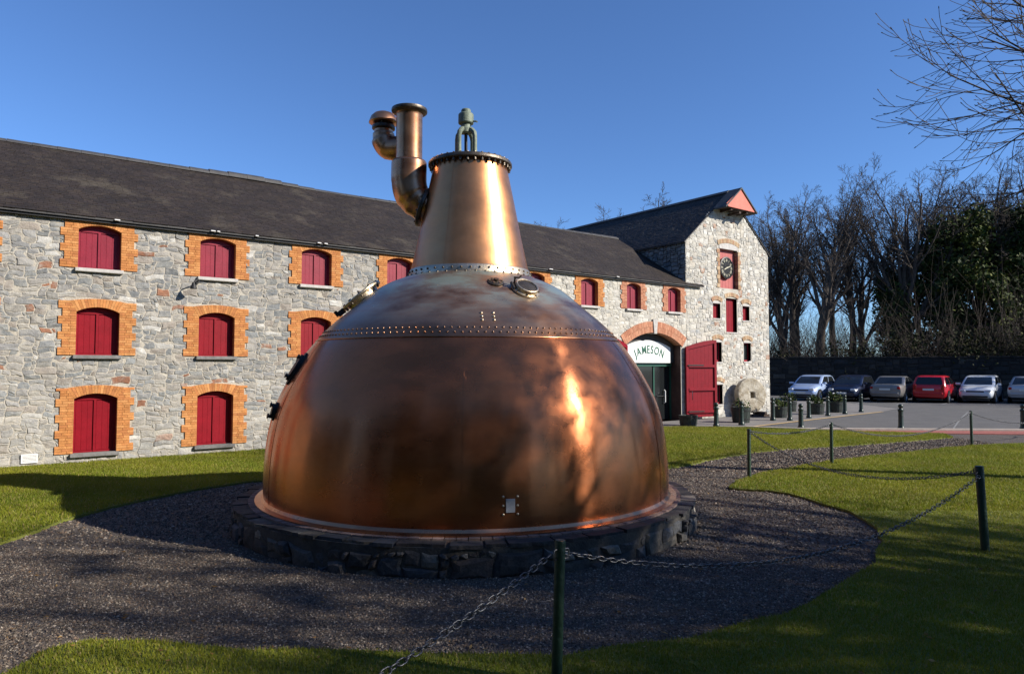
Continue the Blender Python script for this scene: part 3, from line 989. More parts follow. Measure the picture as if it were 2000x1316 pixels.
SLC = [(.046, .037, .032), (.042, .034, .030), (.049, .039, .033), (.039, .033, .030), (.053, .043, .034), (.044, .036, .034)]
sm_ = MB()
r2 = random.Random(9)
slates(sm_, roof_pt, -8.3, S_END - .01, -.19, D_TOP, .105, .165, SLC, r2)
slates(sm_, lambda s, d, up: roof_pt(s, d, up), S_END - .005, 20.74, -.19, -.05, .14, .24, SLC, r2)
sm_.build('slates', MAT['slate'], roof, kind='stuff')
# ridge tiles, and the slight sag and hump of the old ridge
nr = 58
for k in range(nr):
    s0 = -8.3 + (S_END - .02 + 8.3) * k / nr; s1 = -8.3 + (S_END - .02 + 8.3) * (k + 1) / nr - .006
    h = .02 * math.sin(s0 * .7) + (.10 * math.exp(-((s0 - 5.2) / 1.3) ** 2))
    zt = RZ0 + D_TOP * math.sin(SL) + .03 + h
    m = MB(); m.prism([(3.47 - .16, zt - .10 - h * .7), (3.47 - .15, zt - .075), (3.47 - .03, zt), (3.47 + .03, zt), (3.47 + .15, zt - .075), (3.47 + .16, zt - .10 - h * .7)], s0, s1, axis='x')
    m.build('ridge_tile', MAT['dark_slate'], roof)
# gutter board under the eave and the odd patch of broken lime
g = MB(); g.box(-8.2, S_END - .02, -.10, -.04, 4.80, 4.868); g.build('eaves_board', MAT['iron'], mill)
for s in (1.72, 3.55, 3.68, 4.5, 5.95, 6.12, 13.2, 16.1):
    m = MB(); l = r2.uniform(.05, .16); m.box(s, s + l, -.19, -.135, 4.862, 4.885, b=.006); m.build('lime_patch', MAT['white'], mill)

# small fittings on the wall
wl_ = empty('wall_lamp', fw(3.2, -.03, 3.72), ANG, 'small black lamp on a hooked arm under the second upper window', 'lamp')
m = MB(); m.tube([(.13, .0, .03), (.13, -.16, .05), (.10, -.24, .06), (.03, -.26, .03), (0, -.26, -.03)], .012, 8); m.build('arm', MAT['iron'], wl_, angle=40)
m = MB(); m.lathe([(.025, 0), (.035, -.03), (.075, -.13), (.07, -.135), (.02, -.05)], (0, -.26, -.02), 14); m.build('shade', MAT['iron'], wl_, angle=40)
m = MB(); m.lathe([(.045, 0), (.045, .02)], (0, 0, 0), 12, Matrix.Translation((.13, .005, .03)) @ Matrix.Rotation(R(90), 4, 'X')); m.build('mount', MAT['iron'], wl_, angle=40)
vt = empty('wall_vent', fw(.31, -.03, .09), ANG, 'small white louvred vent low on the stone wall', 'vent')
m = MB(); m.box(0, .26, -.012, .0, 0, .02); m.box(0, .26, -.012, 0, .15, .17); m.box(0, .02, -.012, 0, .021, .149); m.box(.24, .26, -.012, 0, .021, .149); m.build('frame', MAT['white'], vt)
for k in range(5):
    m = MB(); m.box(.021, .239, -.009, .001, .026 + k * .025, .043 + k * .025); m.build('louvre', MAT['white'], vt)

# ------------------------------------------------------------------ the gabled tower
TW = 5.25; TE = 6.55; TAP = 8.70; TD = 10.5
HC = TW / 2
def gable_z(s): return TE + (TAP - TE) * (1 - abs(s - HC) / HC)


# openings in tower coordinates: s0, s1, z0, z1, kind
def ts(s): return s - 19.85
T_WIN = [(ts(21.42), ts(21.88), 3.75, 4.31), (ts(23.30), ts(23.76), 3.74, 4.30), (ts(22.23), ts(22.93), 3.25, 4.56),
         (ts(21.43), ts(21.93), 2.10, 2.84), (ts(23.34), ts(23.82), 2.12, 2.85), (ts(21.45), ts(21.95), .50, 1.24), (ts(21.86), ts(23.0), 4.93, 6.58)]


def blocked_tower(s, z):
    if z > gable_z(s) - .03: return True
    for a, b, z0, z1 in T_WIN:
        if a - .04 < s < b + .04 and z0 - .03 < z < z1 + .24: return True
        if z1 + .2 < z < z1 + .33 and a - .12 < s < b + .12 and z1 > 2.8: return True
    return False


holes = [(a, b, z0, z1) for a, b, z0, z1 in T_WIN]
wall_with_holes(0, TW, -.1, TE, [h for h in holes if h[3] < TE] + [(h[0], h[1], h[2], TE) for h in holes if h[3] > TE], 0, MAT['mortar_pale'], tower, 'wall')
m = MB()
ca, cb = T_WIN[-1][0], T_WIN[-1][1]
m.add([(0, 0, TE), (ca, 0, TE), (ca, 0, 6.58), (ca, 0, gable_z(ca)), ], [(0, 1, 2, 3)])
m.add([(ca, 0, 6.58), (cb, 0, 6.58), (cb, 0, gable_z(cb)), (HC, 0, TAP), (ca, 0, gable_z(ca))], [(0, 1, 2, 3, 4)])
m.add([(cb, 0, TE), (TW, 0, TE), (cb, 0, gable_z(cb))], [(0, 1, 2)])
m.build('gable', MAT['mortar_pale'], tower)
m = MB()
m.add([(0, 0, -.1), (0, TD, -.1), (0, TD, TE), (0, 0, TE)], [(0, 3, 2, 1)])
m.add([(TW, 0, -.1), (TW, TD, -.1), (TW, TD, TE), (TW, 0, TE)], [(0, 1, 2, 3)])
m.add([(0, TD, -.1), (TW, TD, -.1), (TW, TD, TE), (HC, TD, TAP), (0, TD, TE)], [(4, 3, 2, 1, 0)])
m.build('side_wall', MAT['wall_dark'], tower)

P_t = []
r3 = random.Random(21)
for (s0, s1, z0, z1) in rubble_cells(0, TW, 0, TAP, .078, .066, blocked_tower, SZ_P, 8):
    v, f = stone_piece(s0, s1, z0, z1, r3, joint=.011, proud=r3.uniform(.004, .016))
    c = r3.choice(PALE) if r3.random() < .8 else r3.choice(GREY)
    if r3.random() < .10: c = (.70, .69, .65)
    if r3.random() < .025: c = (.36, .2, .13)
    q = r3.uniform(.82, 1.12)
    sm, zm = (s0 + s1) / 2, (z0 + z1) / 2
    P_t.append((score(fw(19.85 + sm, 0, zm), (s1 - s0) * (z1 - z0)), v, f, tuple(x * q for x in c), None))
emit(P_t, tower, 'stone', MAT['stone_pale'], 300, 'small_stones')
# side wall stones seen above the mill roof
P_s = []
for (s0, s1, z0, z1) in rubble_cells(0, 4.2, 4.9, TE, .085, .078, lambda s, z: False, SZ_P, 9):
    v, f = stone_piece(s0, s1, z0, z1, r3, joint=.012, proud=r3.uniform(.01, .025))
    v = [(y, s, z) for s, y, z in v]        # turned onto the left side wall
    f = [tuple(reversed(q)) for q in f]
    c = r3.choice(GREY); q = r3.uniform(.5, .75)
    P_s.append((0, v, f, tuple(x * q for x in c), None))
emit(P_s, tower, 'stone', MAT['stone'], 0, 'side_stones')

TAN = [(.47, .33, .2), (.52, .38, .24), (.42, .28, .17), (.55, .42, .28), (.45, .27, .17)]


def tower_arch(a, b, z1, mat_cols, rise=.07, hi=.15, n=9, par=None):
    for k in range(n):
        t0, t1 = -.06 + 1.12 * k / n, -.06 + 1.12 * (k + 1) / n - .004
        p = [arc_pt(a, b, z1, rise, t0, .0), arc_pt(a, b, z1, rise, t1, .0), arc_pt(a, b, z1, rise, t1, hi), arc_pt(a, b, z1, rise, t0, hi)]
        mm = MB(); c = r3.choice(mat_cols); q = r3.uniform(.85, 1.1)
        mm.prism(p, -.03 + r3.uniform(-.004, .004), .1, tuple(x * q for x in c))
        mm.build('brick', MAT['brick'], par)


for q, (a, b, z0, z1) in enumerate(T_WIN):
    if q == 6: continue
    mm = MB()
    f_ = .03
    y = .12
    if q in (0, 1, 2):
        mm.box(a, b, y + .03, y + .06, z0, z1)
        mm.box(a, a + f_, y, y + .029, z0, z1); mm.box(b - f_, b, y, y + .029, z0, z1)
        mm.box(a + f_, b - f_, y, y + .029, z1 - f_, z1); mm.box(a + f_, b - f_, y, y + .029, z0, z0 + f_)
        win = mm.build('loading_door' if q == 2 else 'window', MAT['red'], tower)
        nb = 4 if q == 2 else 3
        for k in range(nb):
            x0, x1 = a + f_ + (b - a - 2 * f_) * k / nb, a + f_ + (b - a - 2 * f_) * (k + 1) / nb
            mb_ = MB(); mb_.box(x0 + .002, x1 - .002, y + .008, y + .027, z0 + f_ + .002, z1 - f_ - .002, b=.004)
            mb_.build('board', MAT['red'], win)
    else:
        mm.box(a, a + .045, y, y + .05, z0, z1); mm.box(b - .045, b, y, y + .05, z0, z1)
        mm.box(a + .045, b - .045, y, y + .05, z1 - .045, z1); mm.box(a + .045, b - .045, y, y + .05, z0, z0 + .07)
        win = mm.build('window', MAT['red_frame'], tower)
        mb_ = MB(); mb_.box(a + .045, b - .045, y + .02, y + .03, z0 + .07, z1 - .045); mb_.build('pane', MAT['glass_dark'], win)
    # pale lintel with a shallow tan relieving arch
    lt = MB(); lt.box(a - .02, b + .02, -.018, .11, z1 + .003, z1 + .07, b=.006)
    if q != 2: lt.build('lintel', MAT['sill_pale'], win)
    tower_arch(a - .02, b + .02, z1 + .075 if q != 2 else z1 + .003, TAN, par=win)
    sl_ = MB(); sl_.box(a - .03, b + .03, -.03, .115, z0 - .05, z0 - .003, b=.006); sl_.build('sill', MAT['sill_pale'], win)

# clock panel
a, b, z0, z1 = T_WIN[6]
pn = MB(); pn.box(a, b, .16, .2, z0, z1)
panel = pn.build('clock_panel', MAT['pink_panel'], tower)
for k in range(6):
    x0, x1 = a + (b - a) * k / 6, a + (b - a) * (k + 1) / 6
    mb_ = MB(); mb_.box(x0 + .002, x1 - .002, .145, .159, z0 + .002, z1 - .14, b=.003); mb_.build('board', MAT['pink_panel'], panel)
lt = MB(); pts = [(a - .02, z1 - .13), (b + .02, z1 - .13), (b + .02, z1 + .01)] + [arc_pt(a - .02, b + .02, z1 + .01, .1, 1 - k / 8) for k in range(1, 9)]
lt.prism(pts, -.02, .143); lt.build('lintel', MAT['sill_pale'], tower)
tower_arch(a - .02, b + .02, z1 + .015, TAN, rise=.1, hi=.17, n=16, par=panel)
for side in (-1, 1):
    for j in range(9):
        mb_ = MB(); za = z0 + j * .165; wv = .13 if j % 2 else .2
        x0, x1 = (a - wv, a - .004) if side < 0 else (b + .004, b + wv)
        c = r3.choice(TAN); mb_.box(x0, x1, -.035, .14, za + .004, za + .16, c, b=.006); mb_.build('brick', MAT['brick'], panel)

ck = empty('wall_clock', fw(22.38, -.0, 5.74), ANG, 'round black clock with pale numerals on the red panel of the gable', 'clock')
CM = Matrix.Rotation(R(90), 4, 'X')
m = MB(); m.lathe([(.40, 0), (.43, .03), (.43, .06), (.38, .075), (.37, .05)], (0, 0, 0), 40, Matrix.Translation((0, .10, 0)) @ CM); m.build('rim', MAT['iron'], ck, angle=35)
m = MB(); m.lathe([(.37, .045), (.372, .05)], (0, 0, 0), 40, Matrix.Translation((0, .10, 0)) @ CM); m.build('face', MAT['clock_face'], ck, angle=35)
ROM = ['XII', 'I', 'II', 'III', 'IIII', 'V', 'VI', 'VII', 'VIII', 'IX', 'X', 'XI']
m = MB()
for k in range(12):
    th = R(30 * k)
    txt = ROM[k]; n = len(txt); wdt = .034
    for j, ch in enumerate(txt):
        off = (j - (n - 1) / 2) * wdt
        strokes = {'I': [(0, -.05, 0, .05)], 'V': [(-.013, .05, 0, -.05), (.013, .05, 0, -.05)], 'X': [(-.014, -.05, .014, .05), (-.014, .05, .014, -.05)]}[ch]
        for (xa, za, xb, zb) in strokes:
            L_ = math.hypot(xb - xa, zb - za); ang = math.atan2(xb - xa, zb - za)
            M_ = Matrix.Translation((0, .0455, 0)) @ Matrix.Rotation(th, 4, 'Y') @ Matrix.Translation((off + (xa + xb) / 2, 0, .295 + (za + zb) / 2)) @ Matrix.Rotation(ang, 4, 'Y')
            m.box(-.0055, .0055, -.002, .002, -L_ / 2, L_ / 2, M=M_)
m.build('numerals', MAT['brass_hand'], ck)
for ang, l, w_ in ((245, .2, .022), (70, .29, .016)):
    m = MB(); M_ = Matrix.Rotation(R(ang), 4, 'Y')
    m.prism([(-w_, -.05), (w_, -.05), (w_ * .8, l * .7), (0, l), (-w_ * .8, l * .7)], .030 if l < .25 else .024, .034 if l < .25 else .028)
    m.v = [tuple(M_ @ Vector(p)) for p in m.v]
    m.build('hand', MAT['brass_hand'], ck)

# tower roof with slates, hood and barge
TS = math.atan2(TAP - TE, HC); TL = HC / math.cos(TS)
def tr_pt(y, d, up=0.0, side=-1):   # d from eave up the slope
    x = d * math.cos(TS) - up * math.sin(TS); z = TE + .02 + d * math.sin(TS) + up * math.cos(TS)
    return (x if side < 0 else TW - x, y, z)


dk = MB()
for side in (-1, 1):
    V = [tr_pt(-.05, -.14, 0, side), tr_pt(TD + .1, -.14, 0, side), tr_pt(TD + .1, TL, 0, side), tr_pt(-.05, TL, 0, side)]
    V += [(x, y, z - .05) for x, y, z in V]
    f = [(0, 1, 2, 3), (7, 6, 5, 4), (0, 4, 5, 1), (1, 5, 6, 2), (2, 6, 7, 3), (3, 7, 4, 0)]
    dk.add(V, f if side > 0 else [tuple(reversed(q)) for q in f])
troof = dk.build('roof', MAT['dark_slate'], tower)
ms = MB()
SLD = [(.040, .038, .040), (.034, .033, .036), (.046, .043, .044), (.038, .036, .038)]
for side in (-1, 1):
    slates(ms, lambda s, d, up, sd=side: tr_pt(s, d, up, sd), -.07, TD + .1, -.16, TL, .125, .19, SLD, r3)
ms.build('slates', MAT['slate'], troof, kind='stuff')
for k in range(24):
    y0 = -.05 + (TD + .1) * k / 24; y1 = y0 + (TD + .1) / 24 - .006
    zt = TAP + .075
    m = MB(); m.prism([(HC - .15, zt - .125), (HC - .14, zt - .1), (HC - .02, zt), (HC + .02, zt), (HC + .14, zt - .1), (HC + .15, zt - .125)], y0, y1)
    m.build('ridge_tile', MAT['dark_slate'], troof)
# hoist hood over the gable
HB = 7.93; HW = .90; HD = .55
hz = TAP + .0
m = MB()
m.prism([(HC - HW + .10, HB), (HC + HW, HB), (HC + .0, hz + .03), (HC - HW - .02, HB + .10)], -HD - .03, -HD)
hood = m.build('hoist_hood', MAT['coral'], tower)
m = MB()
for side in (-1, 1):
    V = [(HC + side * (HW + .10), -HD - .07, HB + .0), (HC, -HD - .07, hz + .065), (HC, -.04, hz + .065), (HC + side * (HW + .10), -.04, HB + .0)]
    V += [(x, y, z - .06) for x, y, z in V]
    f = [(0, 1, 2, 3), (7, 6, 5, 4), (0, 4, 5, 1), (1, 5, 6, 2), (2, 6, 7, 3), (3, 7, 4, 0)]
    m.add(V, f)
m.build('hood_roof', MAT['dark_slate'], hood)
m = MB()
m.box(HC - HW + .06, HC + HW - .04, -HD + .003, -.002, HB + .0, HB + .035)
m.build('hood_floor', MAT['timber'], hood)
m = MB()
for x in (HC - .55, HC + .45):
    m.box(x, x + .1, -HD + .05, .02, HB - .09, HB - .002)
m.box(HC - .07, HC + .05, -HD + .02, .03, HB - .16, HB - .09)
m.build('hoist_beam', MAT['timber'], hood)

# ------------------------------------------------------------------ entrance: sign board, glazed doors, red leaves
ent = empty('shop_entrance', fw(18.12, .45, 0), ANG, 'dark glazed entrance doors in green frames under the brick arch', 'doorway')
X0, X1 = -1.398, 1.398
m = MB()
for (x0, x1) in ((X0, X0 + .07), (X1 - .07, X1), (-.50, -.44), (.44, .5)):
    m.box(x0, x1, 0, .08, .02, 1.93)
m.box(X0, X1, -.04, .09, 1.93, 2.05)
m.build('frame', MAT['green_paint'], ent)
for (x0, x1) in ((X0 + .07, -.5), (-.44, .44), (.5, X1 - .07)):
    p = MB(); p.box(x0, x1, .03, .042, .03, 1.93); pane = p.build('door_pane', MAT['glass_dark'], ent)
m = MB(); m.tube([(1.0, -.01, .62), (1.0, -.06, .65), (1.0, -.06, 1.05), (1.0, -.01, 1.08)], .02, 8); m.build('handle', MAT['white'], ent, angle=40)
m = MB(); m.box(.62, 1.28, -.02, .0, .85, .88); m.build('push_bar', MAT['iron'], ent)
sg = empty('entrance_sign', fw(18.12, .30, 2.055), ANG, 'white arched sign board with curved green capital letters over the entrance', 'sign')
arch_top = lambda x: .55 + .24 * (1 - (x / 1.19) ** 2)
pts = [(-1.19, 0), (1.19, 0)] + [(1.19 - 2.38 * k / 24, arch_top(1.19 - 2.38 * k / 24)) for k in range(25)]
m = MB(); m.prism(pts, 0, .04); board = m.build('board', MAT['white_sign'], sg)
m = MB()
m.prism([(X0, -.0), (-1.193, -.0)] + [(-1.193, .55)] + [(-1.19 + 2.38 * k / 24, arch_top(-1.19 + 2.38 * k / 24) + .003) for k in range(25)] + [(1.193, .55), (1.193, 0), (X1, 0), (X1, .62)] +
        [(p[0] - 18.12, p[1] - 2.055) for p in [arc_pt(ENT[0], ENT[1], ENT[3], ENT[4], 1 - k / 24, -.004) for k in range(25)]] + [(X0, .62)], .012, .05)
m.build('surround', MAT['dark_slate'], sg)


def letters(word, radius, size, cx, cz, y, track=1.0):
    """flat raised lettering set along an arc"""
    V = []; Fc = []
    items = []
    for ch in word:
        cu = bpy.data.curves.new('letter_shape', 'FONT'); cu.body = ch; cu.size = size; cu.extrude = .006; cu.offset = .004
        ob = bpy.data.objects.new('letter_shape', cu); COL.objects.link(ob)
        bpy.context.view_layer.update()
        dg = bpy.context.evaluated_depsgraph_get()
        me = bpy.data.meshes.new_from_object(ob.evaluated_get(dg))
        co = [v.co.copy() for v in me.vertices]
        x0 = min(c.x for c in co); x1 = max(c.x for c in co)
        items.append((co, [tuple(p.vertices) for p in me.polygons], x0, x1))
        bpy.data.objects.remove(ob); bpy.data.curves.remove(cu); bpy.data.meshes.remove(me)
    gap = size * .13 * track
    tot = sum(i[3] - i[2] for i in items) + gap * (len(items) - 1)
    x = -tot / 2
    for co, fs, x0, x1 in items:
        w = x1 - x0; mid = x + w / 2; th = mid / radius
        n = len(V)
        for c in co:
            lx, lz = c.x - x0 - w / 2, c.y * 1.25
            V.append((cx + (radius + lz) * math.sin(th) + lx * math.cos(th), y - c.z, cz - radius + (radius + lz) * math.cos(th) - lx * math.sin(th)))
        Fc += [tuple(i + n for i in f) for f in fs]
        x += w + gap
    return V, Fc


V, Fc = letters('JAMESON', 1.6, .315, .06, .335, -.004)
m = MB(); m.add(V, Fc); m.build('lettering', MAT['sign_green'], board)
m = MB()
x = -.42
rr_ = random.Random(3)
while x < .55:        # a line of lettering too small to read
    l = rr_.uniform(.015, .05); m.box(x, x + l, -.004, .001, .20 + rr_.uniform(0, .01), .225 + rr_.uniform(0, .012)); x += l + .014
m.build('small_line', MAT['grey_letter'], board)


def door_leaf(name, hinge, ang, hand, label):
    """ledged and braced leaf; local x runs from hinge to free edge, y towards the ledged face"""
    d = empty(name, hinge, ang, label, 'door')
    Wd = 1.36
    def top(x): return 2.60 + .26 * math.sin(min(1, x / Wd) * math.pi / 2)
    nb = 8
    for k in range(nb):
        x0, x1 = Wd * k / nb + .002, Wd * (k + 1) / nb - .002
        m = MB(); m.prism([(x0, .08), (x1, .08), (x1, top(x1)), (x0, top(x0))], 0, .035); m.build('board', MAT['red'], d)
    f = hand
    ya, yb = (-.045, -.002) if f < 0 else (.037, .08)
    m = MB()
    m.prism([(.0, .085), (.10, .085), (.10, top(.05)), (.0, top(0))], ya, yb)
    m.prism([(Wd - .10, .085), (Wd, .085), (Wd, top(Wd)), (Wd - .10, top(Wd - .1))], ya, yb)
    m.prism([(.102, top(.1) - .12)] + [(Wd - .102, top(Wd) - .12)] + [(Wd - .102 - (Wd - .204) * k / 6, top(Wd - .1 - (Wd - .2) * k / 6)) for k in range(7)], ya, yb)
    m.build('stile', MAT['red'], d)
    for zl in (.22, 1.02, 1.86):
        m = MB(); m.box(.0 + .102, Wd - .102, ya - .02 if f < 0 else ya, yb if f < 0 else yb + .02, zl, zl + .10, b=.006); m.build('rail', MAT['red'], d)
    for zl in (.32, 1.98):
        m = MB(); m.box(.06, .75, (ya - .035) if f < 0 else yb + .021, (ya - .022) if f < 0 else yb + .034, zl - .06, zl - .02); m.build('strap_hinge', MAT['iron'], d)
    yy = ya - .04 if f < 0 else yb + .04
    m = MB(); m.tube([(.22, yy + .02, 1.0), (.22, yy, .98), (.22, yy, .72), (.22, yy + .02, .7)], .012, 8); m.build('handle', MAT['galv'], d, angle=40)
    return d


p = fw(19.66, -.10)
door_leaf('entrance_door_leaf', (p[0], p[1], .03), ANG - R(14), -1, 'dark red ledged door leaf swung open against the tower wall')
p = fw(16.58, -.10)
door_leaf('entrance_door_leaf', (p[0], p[1], .03), ANG + R(180 + 16), 1, 'dark red ledged door leaf mostly hidden behind the copper still')

# ------------------------------------------------------------------ round stone plinth
PC = (-.575, 9.13)
plinth = empty('stone_plinth', (PC[0], PC[1], 0), 0, 'low round dark stone plinth under the copper still', 'plinth')
PR, PH = 2.88, .30
m = MB(); m.lathe([(PR + .004, -.08), (PR + .004, PH - .03), (2.3, PH - .028), (0.02, PH - .028)], n=96)
m.build('core', MAT['plinth_core'], plinth)
r4 = random.Random(33)
CIRC = 2 * math.pi * PR
DK = [(.062, .058, .055), (.05, .047, .046), (.085, .078, .068), (.07, .062, .058), (.04, .039, .04), (.11, .096, .078), (.058, .062, .07), (.17, .155, .13), (.075, .058, .05)]
INN = (.55, .86)
for (s0, s1, z0, z1) in rubble_cells(0, CIRC, -.03, PH - .055, CIRC / 230, .047, lambda s, z: False, [(3, 2), (3, 3), (4, 5), (3, 5), (6, 5), (2, 3), (4, 2), (5, 4), (2, 2), (3, 4), (6, 3), (4, 3)], 12):
    v, f = stone_piece(s0, s1, z0, z1, r4, joint=.012, proud=r4.uniform(.0, .06), k=1.0, deep=.09)
    out = []
    for s, y, z in v:
        th = s / PR - math.pi / 2; rad = PR - y
        out.append((rad * math.cos(th), rad * math.sin(th), z))
    c = r4.choice(DK); q = r4.uniform(.8, 1.25)
    MB().add(out, f, tuple(x * q for x in c)).build('stone', MAT['plinth_stone'], plinth)
k = 0
th = 0.0
while th < 2 * math.pi - .02:        # flat coping flags
    d = min(r4.uniform(.07, .17), 2 * math.pi - th)
    n = 4
    o = PR + r4.uniform(-.03, .025); i_ = 2.735
    zt = PH + r4.uniform(-.008, .008)
    pts = [(o + r4.gauss(0, .008), th + .004 + (d - .008) * j / n) for j in range(n + 1)] + [(i_, th + d - .004 - (d - .008) * j / n) for j in range(n + 1)]
    xy = [(r * math.cos(t - math.pi / 2), r * math.sin(t - math.pi / 2)) for r, t in pts]
    c = r4.choice(DK); q = r4.uniform(.7, 1.2)
    mb = MB(); mb.prism(xy, zt - .035, zt, tuple(x * q * .8 for x in c), axis='z'); mb.build('cap_stone', MAT['plinth_stone'], plinth)
    th += d
nb = 150
for k in range(nb):                   # ring of bricks laid flat round the copper
    t0, t1 = 2 * math.pi * k / nb + .0016, 2 * math.pi * (k + 1) / nb - .0016
    xy = [(2.73 * math.cos(t0), 2.73 * math.sin(t0)), (2.73 * math.cos(t1), 2.73 * math.sin(t1)), (2.59 * math.cos(t1), 2.59 * math.sin(t1)), (2.59 * math.cos(t0), 2.59 * math.sin(t0))]
    q = r4.uniform(.75, 1.2)
    mb = MB(); mb.prism(xy, PH - .04, PH + .012 + r4.uniform(-.003, .003), (.22 * q, .15 * q, .125 * q), axis='z'); mb.build('brick', MAT['ring_brick'], plinth)

# ------------------------------------------------------------------ the pot still
still = empty('pot_still', (PC[0] + .01, PC[1], PH), 0, 'huge domed copper pot still with riveted seams and tapering neck', 'pot still')
ZB = PH


def zrel(prof): return [(r, z - ZB) for r, z in prof]


def spline(prof, n=60):
    P = np.array(prof, float)
    d = np.r_[0, np.cumsum(np.hypot(*np.diff(P, axis=0).T))]
    # Catmull-Rom through the knots
    out = []
    for i in range(len(P) - 1):
        p0, p1, p2, p3 = P[max(i - 1, 0)], P[i], P[i + 1], P[min(i + 2, len(P) - 1)]
        k = max(2, int(n * (d[i + 1] - d[i]) / d[-1]))
        for j in range(k):
            t = j / k
            out.append(tuple(.5 * ((2 * p1) + (-p0 + p2) * t + (2 * p0 - 5 * p1 + 4 * p2 - p3) * t * t + (-p0 + 3 * p1 - 3 * p2 + p3) * t ** 3)))
    out.append(tuple(P[-1]))
    return out


BOWL = [(2.566, .315), (2.578, .46), (2.567, .80), (2.523, 1.14), (2.45, 1.43), (2.325, 1.71), (2.137, 2.02), (2.03, 2.165), (1.962, 2.24)]
DOME = [(1.980, 2.222), (1.948, 2.262), (1.862, 2.36), (1.715, 2.50), (1.57, 2.62), (1.43, 2.74), (1.275, 2.87), (1.09, 2.98), (.92, 3.05), (.84, 3.08)]
NECK = [(.80, 3.10), (.772, 3.25), (.69, 3.62), (.606, 4.05), (.545, 4.35), (.49, 4.62)]
dome_r = lambda z: float(np.interp(z, [p[1] for p in BOWL + DOME[1:]], [p[0] for p in BOWL + DOME[1:]]))


def surf(prof, name, mat, n=160, k=70):
    m = MB(); m.lathe(zrel(spline(prof, k)), n=n, cap=False)
    return m.build(name, mat, still, smooth=True)


bowl = surf(BOWL, 'bowl', MAT['copper_bowl'])
dome = surf(DOME, 'dome', MAT['copper_dome'])
neck = surf(NECK, 'neck', MAT['copper_neck'])
m = MB(); m.lathe(zrel([(2.60, .30), (2.665, .305), (2.67, .322), (2.60, .33), (2.571, .36)]), n=160, cap=False); m.build('foot_flange', MAT['copper_pipe'], still, angle=30)
# plate seams down the bowl: slightly raised laps
for a_ in (-88, -28, 32, 92, 152, 212):
    m = MB()
    pr = spline(BOWL, 40)
    th0, th1 = R(a_), R(a_) + .012
    V = []
    for r, z in pr:
        for th in (th0, th1):
            V.append(((r + .0035) * math.cos(th), (r + .0035) * math.sin(th), z - ZB))
    m.add(V, [(2 * i, 2 * i + 1, 2 * i + 3, 2 * i + 2) for i in range(len(pr) - 1)])
    m.build('lap_seam', MAT['copper_bowl'], bowl, smooth=True)


def rivet(mb, p, nrm, r=.016, h=.011, seg=7):
    z = Vector(nrm).normalized(); M_ = Matrix.Translation(p) @ z.to_track_quat('Z', 'Y').to_matrix().to_4x4()
    mb.lathe([(r, -.004), (r * .9, h * .55), (r * .45, h), (.001, h * 1.02)], n=seg, M=M_, cap=False)


def ring_of_rivets(name, z, r, slope, n, rr, mat, phase=0.0, parent=None):
    mb = MB()
    for k in range(n):
        th = 2 * math.pi * (k + phase) / n
        rivet(mb, (r * math.cos(th), r * math.sin(th), z - ZB), (math.cos(th), math.sin(th), slope), rr, rr * .75)
    return mb


# seam between bowl and dome with two staggered rows
m = MB(); m.lathe(zrel([(1.970, 2.226), (1.986, 2.216), (1.990, 2.224), (1.976, 2.238)]), n=160, cap=False); m.build('seam_edge', MAT['copper_dome'], dome, smooth=True)
mb = ring_of_rivets('', 2.276, 1.938, .9, 150, .0145, None)
mb2 = ring_of_rivets('', 2.328, 1.893, .9, 150, .0145, None, .5)
mb.add(mb2.v, mb2.f)
mb.build('seam_rivets', MAT['copper_dome'], still, angle=50, kind='stuff')
# neck ring: flanged bronze band with bolts
m = MB(); m.lathe(zrel([(.84, 3.052), (.862, 3.06), (.856, 3.075), (.822, 3.085), (.812, 3.16), (.80, 3.175), (.77, 3.178)]), n=96, cap=False)
ringo = m.build('neck_ring', MAT['bronze'], still, angle=35)
mb = MB()
for row, (z, r, sl_) in enumerate(((3.077, .852, 1.6), (3.132, .816, .12))):
    for k in range(44):
        th = 2 * math.pi * (k + .5 * row) / 44
        rivet(mb, (r * math.cos(th), r * math.sin(th), z - ZB), (math.cos(th), math.sin(th), sl_), .0155, .013, 6)
mb.build('ring_bolts', MAT['bronze_dark'], still, kind='stuff', angle=50)
# neck lap seam
m = MB(); V = []
for r, z in spline(NECK, 24):
    for th in (R(-112), R(-112) + .02): V.append(((r + .003) * math.cos(th), (r + .003) * math.sin(th), z - ZB))
m.add(V, [(2 * i, 2 * i + 1, 2 * i + 3, 2 * i + 2) for i in range(len(V) // 2 - 1)]); m.build('lap_seam', MAT['copper_neck'], neck, smooth=True)
# top flange and bolts
m = MB(); m.lathe(zrel([(.48, 4.585), (.555, 4.59), (.565, 4.6), (.565, 4.632), (.556, 4.645), (.30, 4.66), (.16, 4.68), (.001, 4.68)]), n=80, cap=False)
m.build('top_flange', MAT['bronze_dark'], still, angle=35)
mb = MB()
for k in range(36):
    th = 2 * math.pi * k / 36
    M_ = Matrix.Translation((.532 * math.cos(th), .532 * math.sin(th), 4.548 - ZB)) @ Matrix.Rotation(th, 4, 'Z')
    mb.lathe([(.017, 0), (.017, .04)], n=6, M=M_)
    mb.lathe([(.015, .095), (.013, .112)], n=6, M=M_)
mb.build('flange_bolts', MAT['bronze_dark'], still, kind='stuff')

